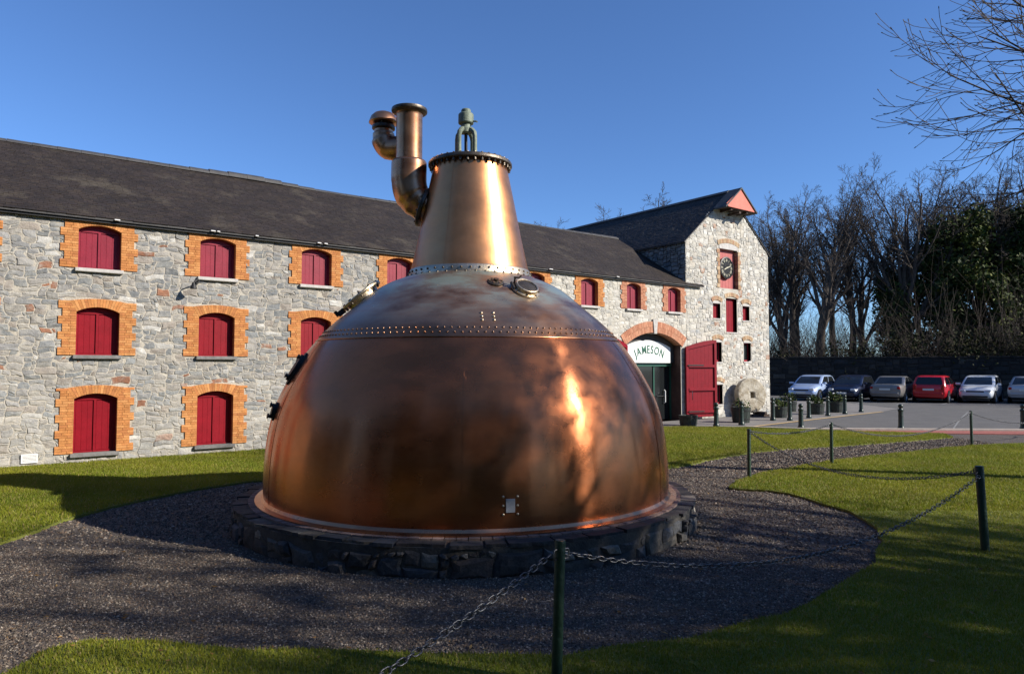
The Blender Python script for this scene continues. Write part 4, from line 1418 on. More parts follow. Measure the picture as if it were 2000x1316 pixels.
# green cast yoke on top
yk = empty('agitator_yoke', (-.06, 0, 4.66 - ZB)); yk.parent = still
m = MB(); m.lathe([(.19, 0), (.19, .035), (.16, .045), (.06, .05)], n=28); m.build('base', MAT['verdigris'], yk, angle=35)
for k in range(4):
    th = R(45 + 90 * k + 12)
    path = [(.15, .04), (.15, .20), (.15, .34), (.138, .395), (.10, .435), (.06, .45)]
    m = MB(); m.tube([(r * math.cos(th), r * math.sin(th), z) for r, z in path], [.034, .030, .030, .034, .036, .036], 8); m.build('leg', MAT['verdigris'], yk, angle=45)
m = MB(); m.lathe([(.05, .40), (.085, .41), (.085, .46), (.07, .48), (.068, .53), (.098, .535), (.105, .545), (.104, .66), (.095, .672), (.066, .675), (.066, .72), (.055, .735)], n=24); m.build('bearing', MAT['verdigris'], yk, angle=35)
m = MB(); m.lathe([(.022, .02), (.022, .4)], n=10); m.build('spindle', MAT['iron'], yk, angle=40)
m = MB(); m.tube([(.08, -.03, .56), (.14, -.05, .555), (.155, -.06, .54)], .012, 6); m.build('grease_tap', MAT['verdigris'], yk, angle=40)

# vapour pipe: elbow out of the neck, upright and flared flange
def bez(pts, n=10):
    return spline(pts, n)


def catmull(pts, n=6):
    P = [np.array(p, float) for p in pts]; out = []
    for i in range(len(P) - 1):
        p0, p1, p2, p3 = P[max(i - 1, 0)], P[i], P[i + 1], P[min(i + 2, len(P) - 1)]
        for j in range(n):
            t = j / n
            out.append(tuple(.5 * ((2 * p1) + (-p0 + p2) * t + (2 * p0 - 5 * p1 + 4 * p2 - p3) * t * t + (-p0 + 3 * p1 - 3 * p2 + p3) * t ** 3)))
    out.append(tuple(P[-1])); return out


vp = empty('vapour_pipe', (-.825, -.02, 0)); vp.parent = still      # axis of the upright
def zz(z): return z - ZB
m = MB(); m.tube(catmull([(.54, 0, zz(3.98)), (.28, 0, zz(4.03)), (.12, 0, zz(4.12)), (.03, 0, zz(4.25)), (0, 0, zz(4.42)), (0, 0, zz(4.60)), (0, 0, zz(4.655))], 6), [.19] * 4 + [.195] * 4 + [.205] * 4 + [.22] * 4 + [.235] * 8 + [.238] * 12 + [.232], 32)
m.build('elbow', MAT['copper_pipe'], vp, smooth=True)
m = MB(); m.lathe([(.236, zz(4.652)), (.225, zz(4.675)), (.182, zz(4.69))], n=36, cap=False); m.build('socket_rim', MAT['copper_pipe'], vp, smooth=True)
m = MB(); m.lathe([(.176, zz(4.66)), (.176, zz(5.28)), (.185, zz(5.32)), (.195, zz(5.335))], n=40, cap=False); m.build('upright', MAT['copper_pipe'], vp, angle=40)
m = MB(); m.lathe([(.176, zz(5.325)), (.20, zz(5.318)), (.238, zz(5.345)), (.243, zz(5.36)), (.24, zz(5.385)), (.2, zz(5.388)), (.17, zz(5.38)), (.16, zz(5.2)), (.01, zz(5.19))], n=40, cap=False); m.build('rim_flange', MAT['bronze_dark'], vp, angle=35)
# elbow flange against the neck
dv = Vector((1, 0, .32)).normalized()
M_ = Matrix.Translation((.235, 0, zz(4.03))) @ (-dv).to_track_quat('Z', 'Y').to_matrix().to_4x4()
M_ = Matrix.Translation((.20, 0, zz(4.05))) @ Vector((-.93, 0, .36)).to_track_quat('Z', 'Y').to_matrix().to_4x4()
m = MB(); m.lathe([(.19, -.03), (.265, -.03), (.27, -.02), (.27, .01), (.262, .018), (.19, .018)], n=36, M=M_, cap=False); fl = m.build('elbow_flange', MAT['bronze_dark'], vp, angle=35)
mb = MB()
for k in range(14):
    th = 2 * math.pi * k / 14
    mb.lathe([(.014, .015), (.014, .04)], (.238 * math.cos(th), .238 * math.sin(th), 0), 6, M=M_)
mb.build('flange_bolts', MAT['bronze_dark'], vp, kind='stuff')
# air valve with domed cap on a bent branch behind the upright
av = empty('air_valve', (-1.235, .30, 0)); av.parent = still
m = MB(); m.tube(catmull([(.45, -.22, zz(4.97)), (.25, -.10, zz(4.93)), (.09, -.02, zz(4.96)), (.01, 0, zz(5.06)), (0, 0, zz(5.16)), (0, 0, zz(5.22))], 6), [.155] * 6 + [.165] * 6 + [.172] * 8 + [.15] * 5 + [.13] * 6, 28)
m.build('branch', MAT['copper_pipe'], av, smooth=True)
m = MB(); m.lathe([(.13, zz(5.21)), (.16, zz(5.23)), (.16, zz(5.27)), (.13, zz(5.29))], n=28); m.build('seat_ring', MAT['bronze_dark'], av, angle=35)
m = MB(); m.lathe([(.10, zz(5.30)), (.19, zz(5.305)), (.205, zz(5.315)), (.20, zz(5.335)), (.175, zz(5.40)), (.13, zz(5.445)), (.07, zz(5.47)), (.001, zz(5.477))], n=32, cap=False); m.build('cap', MAT['copper_pipe'], av, smooth=True)
for k in range(3):
    th = R(120 * k + 30); m = MB(); m.tube([(.14 * math.cos(th), .14 * math.sin(th), zz(5.26)), (.15 * math.cos(th), .15 * math.sin(th), zz(5.32))], .012, 6); m.build('stay', MAT['bronze_dark'], av)


def on_dome(az, z):
    r = dome_r(z); e = .02
    dr = (dome_r(z + e) - dome_r(z - e)) / (2 * e)
    th = R(az)
    p = Vector((r * math.cos(th), r * math.sin(th), z - ZB))
    n = Vector((math.cos(th), math.sin(th), -dr)).normalized()
    up = Vector((-dr * -1 * 0 + 0, 0, 1)); up = (up - n * up.dot(n)).normalized()
    x = up.cross(n)
    M_ = Matrix((x, up, n)).transposed().to_4x4(); M_.translation = p
    return M_


# round manhole with polished rims on the left shoulder
M_ = on_dome(190, 2.78)
mh = link('manhole', None, still); mh.matrix_local = M_ @ Matrix.Scale(.88, 4)
m = MB(); m.lathe([(.25, -.08), (.25, .05), (.335, .05), (.345, .06), (.345, .085), (.335, .095), (.25, .095)], n=48, cap=False); m.build('rim', MAT['bronze'], mh, angle=35)
m = MB(); m.lathe([(.25, .055), (.27, .075), (.26, .085), (.2, .09), (.12, .10), (.001, .105)], n=48, cap=False); m.build('lid', MAT['bronze_dark'], mh, angle=35)
m = MB(); m.lathe([(.262, .07), (.29, .075), (.29, .096), (.262, .10)], n=48, cap=False); m.build('lid_rim', MAT['bronze'], mh, angle=35)
for k in range(10):
    th = 2 * math.pi * k / 10
    m = MB(); m.lathe([(.016, .03), (.016, .09), (.024, .09), (.024, .115)], (.30 * math.cos(th), .30 * math.sin(th), 0), 8); m.build('bolt', MAT['bronze_dark'], mh, angle=40)
m = MB(); m.tube([(-.14, 0, .10), (-.12, 0, .14), (.12, 0, .14), (.14, 0, .10)], .016, 8); m.build('handle', MAT['bronze_dark'], mh, angle=40)
m = MB(); m.box(-.07, .07, -.44, -.32, .03, .10); m.box(-.05, .05, -.47, -.42, .05, .13); m.build('hinge_block', MAT['iron'], mh)
# sight glass on the right shoulder
M_ = on_dome(302, 2.80)
sg_ = link('sight_glass', None, still); sg_.matrix_local = M_ @ Matrix.Scale(.85, 4)
m = MB(); m.lathe([(.12, -.03), (.205, .0), (.205, .025), (.17, .035), (.165, .085), (.155, .09), (.14, .085), (.14, .04)], n=40, cap=False); m.build('rim', MAT['bronze'], sg_, angle=35)
m = MB(); m.lathe([(.142, .075), (.08, .085), (.001, .088)], n=32, cap=False); m.build('lens', MAT['bronze_dark'], sg_, angle=35)
for k in range(8):
    th = 2 * math.pi * (k + .5) / 8
    m = MB(); m.lathe([(.013, .02), (.013, .045)], (.187 * math.cos(th), .187 * math.sin(th), 0), 6); m.build('bolt', MAT['bronze_dark'], sg_)
m = MB(); m.tube([(-.15, .10, .02), (-.15, .12, .12), (-.19, .09, .14), (-.15, .04, .17), (-.12, .05, .20)], .013, 8); m.tube([(-.19, -.02, .03), (-.20, .10, .05)], .02, 8); m.build('latch', MAT['bronze_dark'], sg_, angle=40)
# small blanking boss beside it
M_ = on_dome(287.5, 2.89)
bs = link('boss', None, still); bs.matrix_local = M_
m = MB(); m.lathe([(.10, -.02), (.10, .012), (.085, .02), (.03, .022), (.03, .05), (.001, .052)], n=28, cap=False); m.build('disc', MAT['bronze_dark'], bs, angle=35)
for k in range(6):
    th = 2 * math.pi * k / 6
    m = MB(); m.lathe([(.013, .01), (.013, .036)], (.072 * math.cos(th), .072 * math.sin(th), 0), 6); m.build('bolt', MAT['bronze'], bs)
# six rivets low on the dome
mb = MB(); M_ = on_dome(279.5, 2.45)
for x in (-.055, .075):
    for y in (-.06, 0, .06):
        p = M_ @ Vector((x, y, 0)); rivet(mb, p, M_.to_3x3() @ Vector((0, 0, 1)), .018, .014)
mb.build('patch_rivets', MAT['bronze'], still, angle=50, kind='stuff')
# small maker's plate near the foot with six rivets
M_ = on_dome(282.3, .575)
pl = MB(); pl.box(-.045, .045, -.065, .065, .006, .012, b=.002, M=M_); plo = pl.build('maker_plate', MAT['plate'], still)
mb = MB()
for x in (-.07, .072):
    for y in (-.082, 0, .085):
        p = M_ @ Vector((x, y, 0)); rivet(mb, p, M_.to_3x3() @ Vector((0, 0, 1)), .014, .013)
mb.build('plate_rivets', MAT['bronze'], still, angle=50, kind='stuff')
# black draw-off doors on the left flank
for az, z, w_, h_ in ((206, 1.88, .12, .22), (206, 1.38, .07, .11)):
    M_ = on_dome(az, z)
    d_ = link('side_door', None, still); d_.matrix_local = M_
    m = MB(); m.prism([(w_ * math.cos(2 * math.pi * k / 20), h_ * math.sin(2 * math.pi * k / 20)) for k in range(20)], -.06, .02, axis='z'); m.build('plate', MAT['iron'], d_)
    m = MB(); m.prism([(w_ * .8 * math.cos(2 * math.pi * k / 20), h_ * .8 * math.sin(2 * math.pi * k / 20)) for k in range(20)], .021, .05, axis='z'); m.build('cover', MAT['iron'], d_)
    for y in (-h_ * .6, h_ * .6):
        m = MB(); m.lathe([(.02, .03), (.02, .065), (.03, .065), (.03, .08)], (0, y, 0), 8); m.build('bolt', MAT['iron'], d_)

# ------------------------------------------------------------------ timber posts and chains round the lawn
def make_post(x, y, h, lean, r, label):
    p = empty('chain_post', (x, y, -.02), 0, label, 'post', 'dark green posts carrying the lawn chain')
    p.rotation_euler = (lean[1], lean[0], 0)
    m = MB(); m.lathe([(r * 1.02, 0), (r, .1), (r * .98, h * .5), (r, h - .012), (r * .93, h)], n=20); m.build('shaft', MAT['post'], p, angle=40)
    return p


def staple(p, h, az, r):
    m = MB(); a = az
    c, s_ = math.cos(a), math.sin(a)
    m.tube([(c * r * .8, s_ * r * .8, h + .03), (c * (r + .028), s_ * (r + .028), h + .028), (c * (r + .036), s_ * (r + .036), h), (c * (r + .028), s_ * (r + .028), h - .028), (c * r * .8, s_ * r * .8, h - .03)], .0055, 6)
    m.build('staple', MAT['galv'], p, angle=50)


PH_ = .88
POSTS = [(.262, 4.13, .89, (.03, 0), .032, 'front post of the lawn chain, nearest of the dark green posts'),
         (4.83, 7.05, .91, (-.045, 0), .040, 'thick dark post leaning left on the shaded lawn at the right'),
         (4.04, 11.72, .87, (.008, 0), .031, 'thin dark post at the tip of the lawn beside the gravel path'),
         (6.22, 13.37, .85, (.005, 0), .031, 'thin dark post on the far side of the lawn in front of a lone bollard'),
         (11.09, 16.56, .87, (0, 0), .031, 'thin dark post at the far right where the path meets the red paving'),
         (-3.6, -.7, .88, (0, 0), .037, 'dark post out of view holding the near end of the chain')]
post_o = [make_post(*p) for p in POSTS]
post_o.append(make_post(15.2, 18.4, .87, (0, 0), .031, 'dark post beyond the right edge holding the far chain'))
PXY = [(p[0], p[1]) for p in POSTS] + [(15.2, 18.4)]


def link_mesh(L, r, w):
    path = []
    hl = L / 2 - w
    for k in range(5): a = -math.pi / 2 + math.pi * k / 4; path.append((hl + w * math.cos(a), w * math.sin(a), 0))
    for k in range(5): a = math.pi / 2 + math.pi * k / 4; path.append((-hl + w * math.cos(a), w * math.sin(a), 0))
    n = len(path); V = []; Fc = []
    for i in range(n):
        p = Vector(path[i]); t = (Vector(path[(i + 1) % n]) - Vector(path[i - 1])).normalized(); u = Vector((0, 0, 1)); v = t.cross(u)
        for k in range(5):
            a = 2 * math.pi * k / 5; V.append(tuple(p + (u * math.cos(a) + v * math.sin(a)) * r))
    for i in range(n):
        for k in range(5):
            Fc.append((i * 5 + k, i * 5 + (k + 1) % 5, ((i + 1) % n) * 5 + (k + 1) % 5, ((i + 1) % n) * 5 + k))
    m = MB(); m.add(V, Fc); return m.mesh('chain_link', MAT['galv'], True)


LINK = link_mesh(.060, .0042, .0155)


def hang(i, j, sag, zi, zj, label, pitch=.0465):
    a = Vector((*PXY[i], zi)); b = Vector((*PXY[j], zj))
    d = (b - a); dh = Vector((d.x, d.y, 0)).normalized()
    a = a + dh * .062; b = b - dh * .062
    az = math.atan2(dh.y, dh.x)
    staple(post_o[i], zi + .02, az, POSTS[i][4] if i < 6 else .031); staple(post_o[j], zj + .02, az + math.pi, POSTS[j][4] if j < 6 else .031)
    ch = empty('chain', a, 0, label, 'chain', 'chains hung between the lawn posts')
    pts = []
    N = 400
    for k in range(N + 1):
        t = k / N; p = a + (b - a) * t; p.z -= sag * 4 * t * (1 - t); pts.append(p)
    acc = 0.0; nxt = pitch / 2; q = 0
    for k in range(N):
        seg = (pts[k + 1] - pts[k]); L_ = seg.length
        while nxt <= acc + L_:
            p = pts[k] + seg * ((nxt - acc) / L_)
            x = seg.normalized(); y = Vector((-dh.y, dh.x, 0)); z = x.cross(y)
            ro = Matrix((x, y, z)).transposed().to_4x4() @ Matrix.Rotation(R(45 + 90 * (q % 2)) + rnd.gauss(0, .22), 4, 'X')
            o = bpy.data.objects.new('chain_link', LINK); COL.objects.link(o); o.parent = ch
            ro.translation = p - a; o.matrix_local = ro
            q += 1; nxt += pitch
        acc += L_
    return ch


hang(0, 1, .38, .785, .80, 'chain sagging low over the gravel from the front post to the thick leaning post')
hang(0, 5, .38, .79, .82, 'chain running from the front post down to the bottom edge')
hang(1, 2, .34, .83, .80, 'chain sagging across the sunlit lawn between the leaning post and the thin path post')
hang(2, 3, .09, .80, .78, 'faint taut chain across the path between the two thin posts')
hang(3, 4, .36, .78, .78, 'far chain dipping behind the lawn toward the right')
hang(4, 6, .3, .78, .78, 'far chain leaving the picture at the right')

# ------------------------------------------------------------------ bollards
BOL = [(6.48, 21.75, 'dark bollard standing in front of the open red door leaf'), (7.5, 22.4, 'dark bollard in front of the planter by the millstone'),
       (9.25, 24.3, 'dark bollard just left of the tower corner'), (9.85, 24.3, 'dark bollard in front of the planter right of the tower corner'), (11.03, 25.46, 'dark bollard before the silver blue car'),
       (12.24, 26.55, 'dark bollard between the second and third planters'), (13.46, 27.7, 'dark bollard right of the third planter'), (14.74, 28.92, 'last dark bollard of the row, before the grey saloon'),
       (8.85, 21.0, 'dark bollard standing by the pale kerb near the lawn'), (11.77, 20.75, 'lone dark bollard by the kerb in front of the red hatchback'), (15.36, 20.6, 'dark bollard by the kerb at the right edge')]


def make_bollard():
    o = empty('bollard', (0, 0, 0), 0, 'dark bollard', 'bollard', 'dark bollards round the car park')
    m = MB(); m.lathe([(.10, 0), (.10, .06), (.085, .09), (.075, .12), (.066, .55), (.08, .565), (.082, .60), (.07, .615), (.062, .63)], n=20); m.build('shaft', MAT['bollard'], o, angle=35)
    m = MB(); m.lathe([(.062, .628), (.045, .645), (.05, .66), (.068, .69), (.072, .72), (.06, .755), (.035, .775), (.001, .78)], n=20, cap=False); m.build('finial', MAT['bollard'], o, smooth=True)
    m = MB(); m.lathe([(.0705, .40), (.0715, .405), (.0715, .44), (.0695, .445)], n=20, cap=False); m.build('band', MAT['bollard'], o)
    return o


b0 = make_bollard()
for i, (x, y, lab) in enumerate(BOL):
    o = b0 if i == 0 else copy_tree(b0)
    o.location = (x, y, .01); o['label'] = lab
    o.scale = (1, 1, 1.05 if i in (3, 2) else 1.0)

# ------------------------------------------------------------------ planters
TUBS = [(5.71, 22.2, .31, .34, None, 'empty dark barrel planter in front of the open red door leaf'),
        (7.85, 23.5, .33, .52, .28, 'dark barrel planter with a sparse shrub beside the millstone'),
        (10.05, 25.75, .30, .42, .28, 'dark barrel planter just right of the tower corner'),
        (11.85, 29.2, .28, .42, .34, 'dark barrel planter farthest back, before the silver blue car'),
        (12.25, 27.55, .31, .44, .32, 'dark barrel planter with a round olive shrub in the bollard row'),
        (13.6, 28.75, .31, .44, .40, 'dark barrel planter with a flowering shrub before the dark blue car')]


def leaf_cloud(cents, n, size, spread, r, cols, flat=.6):
    """many small leaf faces scattered round clump centres"""
    C = np.array(cents, float)
    k = r.integers(0, len(C), n)
    P = C[k][:, :3] + r.normal(0, 1, (n, 3)) * (C[k][:, 3:4] if C.shape[1] > 3 else spread)
    a = r.normal(0, 1, (n, 3)); a /= np.linalg.norm(a, axis=1)[:, None]
    b = r.normal(0, 1, (n, 3)); b -= a * (a * b).sum(1)[:, None]; b /= np.linalg.norm(b, axis=1)[:, None]
    s = size * r.uniform(.6, 1.4, (n, 1))
    V = np.stack([P - a * s, P + b * s * flat, P + a * s, P - b * s * flat], 1)
    col = np.array(cols)[r.integers(0, len(cols), n)] * r.uniform(.7, 1.3, (n, 1))
    return V.reshape(-1, 3), np.arange(n * 4), np.full(n, 4), np.repeat(col[:, None], 4, 1).reshape(-1, 3)


for i, (x, y, r, h, sh, lab) in enumerate(TUBS):
    o = empty('planter_tub', (x, y, .012), 0, lab, 'planter', 'barrel planters on the forecourt')
    ns = 16
    for k in range(ns):
        t0, t1 = 2 * math.pi * k / ns + .012, 2 * math.pi * (k + 1) / ns - .012
        m = MB()
        lo, hi_ = r * .84, r
        V = [(lo * math.cos(t0), lo * math.sin(t0), 0), (lo * math.cos(t1), lo * math.sin(t1), 0), (hi_ * math.cos(t1), hi_ * math.sin(t1), h), (hi_ * math.cos(t0), hi_ * math.sin(t0), h)]
        V += [(a * .9, b * .9, c) for a, b, c in V]
        m.add(V, [(0, 1, 2, 3), (7, 6, 5, 4), (0, 4, 5, 1), (3, 2, 6, 7), (1, 5, 6, 2), (4, 0, 3, 7)]); m.build('stave', MAT['tub'], o)
    for zf in (.2, .75):
        rr = r * (.84 + .16 * zf) + .004; m = MB(); m.lathe([(rr, h * zf), (rr + .006, h * zf + .003), (rr + .009, h * zf + .035), (rr, h * zf + .04)], n=24, cap=False); m.build('hoop', MAT['iron'], o)
    m = MB(); m.lathe([(.01, h - .05), (r * .93, h - .06), (r * .9, h - .15)], n=20, cap=False); m.build('soil', MAT['soil'], o)
    if sh:
        s = empty('shrub', (x, y, h - .04), 0, 'small shrub growing in the ' + lab.split('dark barrel ')[1].replace('planter with a ', 'planter, a ').replace(' planter', ' planter') if False else 'small leafy shrub planted in the ' + lab.replace('dark ', '', 1).split(' with')[0] + [' tub', ' by the millstone', '', '', ' with round top', ' with pale flowers'][i], 'shrub', 'shrubs in the barrel planters')
        rg = np.random.default_rng(50 + i)
        m = MB()
        for q in range(9):
            a = rg.uniform(0, 6.28); t = rg.uniform(.05, .7) * r
            m.tube([(0.3 * t * math.cos(a), .3 * t * math.sin(a), 0), (t * .8 * math.cos(a), t * .8 * math.sin(a), sh * .5), (t * math.cos(a), t * math.sin(a), sh * rg.uniform(.7, 1.1))], .007, 5)
        m.build('stem', MAT['twig'], s)
        cents = [(rg.normal(0, r * .4), rg.normal(0, r * .4), rg.uniform(.3, 1.0) * sh, .06) for q in range(16)]
        V, l, t, c = leaf_cloud(cents, 420 if i != 1 else 180, .035, .07, rg, [(.6, .9, .6), (1.2, 1.3, .8), (1.6, 1.4, .9)])
        link('foliage', np_mesh('foliage', V, l, t, MAT['ivy'], col=c), s, kind='stuff')
        if i == 5:
            fl = MB()
            for q in range(7):
                fl.lathe([(.001, -.01), (.03, 0), (.04, .012), (.02, .02), (.001, .022)], (rg.normal(0, r * .4), rg.normal(0, r * .4), sh * rg.uniform(.8, 1.15)), 7)
            fl.build('flower', MAT['white'], s)

# ------------------------------------------------------------------ millstone on its cradle
px_, py_ = fw(22.95, -.52)[:2]
msn = empty('millstone', (px_, py_, 0), ANG - R(17), 'large round pale millstone with a square hole propped against the tower', 'millstone')
MS_C = (0, 0, .83)
MT_ = Matrix.Translation(MS_C) @ Matrix.Rotation(R(90 - 5), 4, 'X')
n = 56; r5 = random.Random(2)
mb = MB(); rings = []
outer = []
for k in range(n):
    rr = .655 + r5.gauss(0, .008); outer.append(rr)
def sq(k, h):
    a = 2 * math.pi * k / n; c, s_ = math.cos(a), math.sin(a); f = h / max(abs(c), abs(s_)); return f
prof = [(lambda k: sq(k, .115), -.13), (lambda k: outer[k] - .03, -.13), (lambda k: outer[k], -.10), (lambda k: outer[k], .10), (lambda k: outer[k] - .035, .125), (lambda k: .40, .13), (lambda k: sq(k, .15), .125), (lambda k: sq(k, .115), .10)]
V = []
for f, z in prof:
    for k in range(n):
        a = 2 * math.pi * k / n; q = f(k); V.append((q * math.cos(a), q * math.sin(a), z + r5.gauss(0, .003)))
Fc = []
for j in range(len(prof)):
    j2 = (j + 1) % len(prof)
    for k in range(n):
        Fc.append((j * n + k, j * n + (k + 1) % n, j2 * n + (k + 1) % n, j2 * n + k))
mb.add([tuple(MT_ @ Vector(p)) for p in V], Fc); mb.build('stone_disc', MAT['millstone'], msn, angle=30)
mb = MB()
for k in range(24):     # dressing furrows cut as raised lands
    a = 2 * math.pi * k / 24
    M_ = MT_ @ Matrix.Rotation(a, 4, 'Z')
    mb.box(.24, .59, -.018, .018, .124, .1305, M=M_)
mb.build('furrow_land', MAT['millstone'], msn, kind='stuff')
mb = MB(); mb.box(-.55, .75, -.18, -.06, .0, .10, b=.012); mb.box(-.55, .75, .10, .22, 0, .10, b=.012); mb.box(-.42, -.28, -.2, .24, .1, .2, b=.01); mb.box(.30, .62, -.2, .24, .1, .2, b=.01)
mb.build('cradle', MAT['timber'], msn)
mb = MB(); mb.box(-.1, .1, .12, .5, .6, .72); mb.build('prop', MAT['timber'], msn)

# ------------------------------------------------------------------ parked cars
def ring_pts(x0, x1, w, z, rc, n=4):
    out = []
    for (cx, cy, a0) in ((x1 - rc, w - rc, 0), (x0 + rc, w - rc, 90), (x0 + rc, -w + rc, 180), (x1 - rc, -w + rc, 270)):
        for k in range(n + 1):
            a = R(a0 + 90 * k / n); out.append((cx + rc * math.cos(a), cy + rc * math.sin(a), z))
    return out


def loft(mb, rings):
    n = len(rings[0]); V = [p for r in rings for p in r]; Fc = []
    for j in range(len(rings) - 1):
        for k in range(n):
            Fc.append((j * n + k, j * n + (k + 1) % n, (j + 1) * n + (k + 1) % n, (j + 1) * n + k))
    Fc.append(tuple(range(n - 1, -1, -1))); Fc.append(tuple((len(rings) - 1) * n + k for k in range(n)))
    mb.add(V, Fc)


def car(name, label, x, y, yaw, pm, kind):
    o = empty(name, (x, y, .004), yaw, label, 'car', 'cars parked in the car park')
    if kind == 'hatch':
        L2 = 1.92
        st = [(-1.92, .42, .78, .62), (-1.88, .30, .90, .74), (-1.72, .24, .93, .79), (-1.2, .20, .95, .825), (-.3, .19, .94, .835), (.7, .19, .93, .83), (1.1, .20, .90, .82), (1.5, .23, .82, .79), (1.78, .27, .70, .73), (1.88, .32, .62, .66), (1.92, .42, .56, .56)]
        lv = [(-1.84, 1.02, .785, .88), (-1.80, .88, .765, .97), (-1.68, .52, .715, 1.20), (-1.56, .20, .665, 1.36), (-1.40, -.05, .62, 1.43), (-1.1, -.3, .54, 1.455)]
        wb = (-1.22, 1.22)
    else:
        L2 = 2.25
        st = [(-2.25, .45, .80, .66), (-2.2, .32, .93, .76), (-1.95, .26, .97, .81), (-1.3, .21, .97, .84), (-.3, .19, .94, .85), (.8, .19, .92, .845), (1.2, .20, .89, .83), (1.7, .23, .82, .80), (2.05, .28, .72, .75), (2.2, .33, .66, .70), (2.25, .45, .60, .62)]
        lv = [(-1.52, 1.02, .80, .90), (-1.42, .88, .775, .99), (-1.10, .52, .72, 1.20), (-.88, .26, .675, 1.34), (-.70, .02, .63, 1.395), (-.5, -.2, .55, 1.415)]
        wb = (-1.35, 1.35)
    rings = []
    for (sx, zb, zt, w) in st:
        h = zt - zb
        half = [(0, zb), (w * .80, zb), (w * .96, zb + h * .16), (w, zb + h * .42), (w * .985, zb + h * .68), (w * .955, zb + h * .86), (w * .86, zt - .004), (w * .5, zt + .018), (0, zt + .026)]
        full = [(sx, yy, zz_) for yy, zz_ in half] + [(sx, -yy, zz_) for yy, zz_ in half[-2:0:-1]]
        rings.append(full)
    mb = MB(); loft(mb, rings); body = mb.build('body', pm, o, angle=48)
    mb = MB(); loft(mb, [ring_pts(a, b, w, z, .13 if i < 4 else .2) for i, (a, b, w, z) in enumerate(lv)]); mb.build('cabin', pm, o, angle=38)
    g = lv[1:4]

    def panel(nm, f, mat=MAT['glass_dark']):
        mm = MB(); V = []
        for (a, b, w, z) in g: V += f(a, b, w, z)
        k = len(V) // len(g)
        mm.add(V, [(j * k + i, j * k + i + 1, (j + 1) * k + i + 1, (j + 1) * k + i) for j in range(len(g) - 1) for i in range(k - 1)])
        return mm.build(nm, mat, o)

    panel('windscreen', lambda a, b, w, z: [(b + .008, -w + .12, z), (b + .008, w - .12, z)])
    panel('rear_window', lambda a, b, w, z: [(a - .008, w - .13, z), (a - .008, -w + .13, z)])
    for sgn in (1, -1):
        pts = lambda a, b, w, z, s=sgn: [(b - .17, s * (w + .006), z), ((a + b) / 2 + .06, s * (w + .006), z)]
        panel('front_side_window', pts)
        pts = lambda a, b, w, z, s=sgn: [((a + b) / 2 - .01, s * (w + .006), z), (a + .22, s * (w + .006), z)]
        panel('rear_side_window', pts)
        mb = MB(); mb.box(.62, .80, sgn * .84 - .0, sgn * 1.0, .93, 1.05, b=.03); mb.build('wing_mirror', pm, o)
        for xh in (.2, -.75):
            mb = MB(); yy = sgn * .838; mb.box(xh, xh + .18, min(yy, yy + sgn * .025), max(yy, yy + sgn * .025), .80, .83, b=.006); mb.build('door_handle', pm, o)
    for xw in wb:
        for sgn in (1, -1):
            M_ = Matrix.Translation((xw, sgn * .745, .30)) @ Matrix.Rotation(R(-90 * sgn), 4, 'X')
            mb = MB(); mb.lathe([(.2, -.09), (.285, -.09), (.30, -.06), (.30, .06), (.285, .092), (.2, .095)], n=28, M=M_, cap=False); wh = mb.build('wheel', MAT['rubber'], o, angle=35)
            mb = MB(); mb.lathe([(.2, .06), (.205, .09), (.19, .09), (.17, .05), (.05, .055), (.04, .08), (.001, .082)], n=28, M=M_, cap=False)
            for k in range(5): mb.box(.03, .19, -.025, .025, .055, .085, M=M_ @ Matrix.Rotation(2 * math.pi * k / 5, 4, 'Z'))
            mb.build('rim', MAT['alloy'], wh)
            mb = MB(); mb.lathe([(.30, .092), (.375, .098), (.375, .05)], n=28, M=M_, cap=False); mb.build('wheel_arch', MAT['chrome_dark'], o)
    for sgn in (1, -1):
        y0, y1 = sorted((sgn * .44, sgn * .70))
        mb = MB(); mb.box(L2 - .17, L2 - .0, y0, y1, .60, .72, b=.03); mb.build('headlight', MAT['lens'], o)
        y0, y1 = sorted((sgn * .56, sgn * .735))
        mb = MB(); mb.box(-L2 - .002, -L2 + .14, y0, y1, .70 if kind == 'saloon' else .68, .86 if kind == 'saloon' else .98, b=.03); mb.build('tail_light', MAT['tail'], o)
    mb = MB(); mb.box(L2 - .06, L2 + .012, -.40, .40, .57, .66, b=.02); mb.build('grille', MAT['chrome_dark'], o)
    mb = MB(); mb.box(L2 - .12, L2 + .02, -.56, .56, .30, .40, b=.03); mb.build('lower_intake', MAT['chrome_dark'], o)
    mb = MB(); mb.box(-L2 - .035, -L2 + .1, -.66, .66, .44, .56, b=.03); mb.build('rear_bumper', pm, o)
    mb = MB(); mb.box(L2 + .015, L2 + .028, -.26, .26, .43, .53); mb.build('number_plate', MAT['plate_w'], o)
    mb = MB(); mb.box(-L2 - .03, -L2 + .02, -.26, .26, .66, .76); mb.build('number_plate', MAT['plate_w'], o)
    mb = MB(); mb.box(-L2 + .1, L2 - .1, -.6, .6, .14, .22); mb.build('underbody', MAT['chrome_dark'], o)
    return o


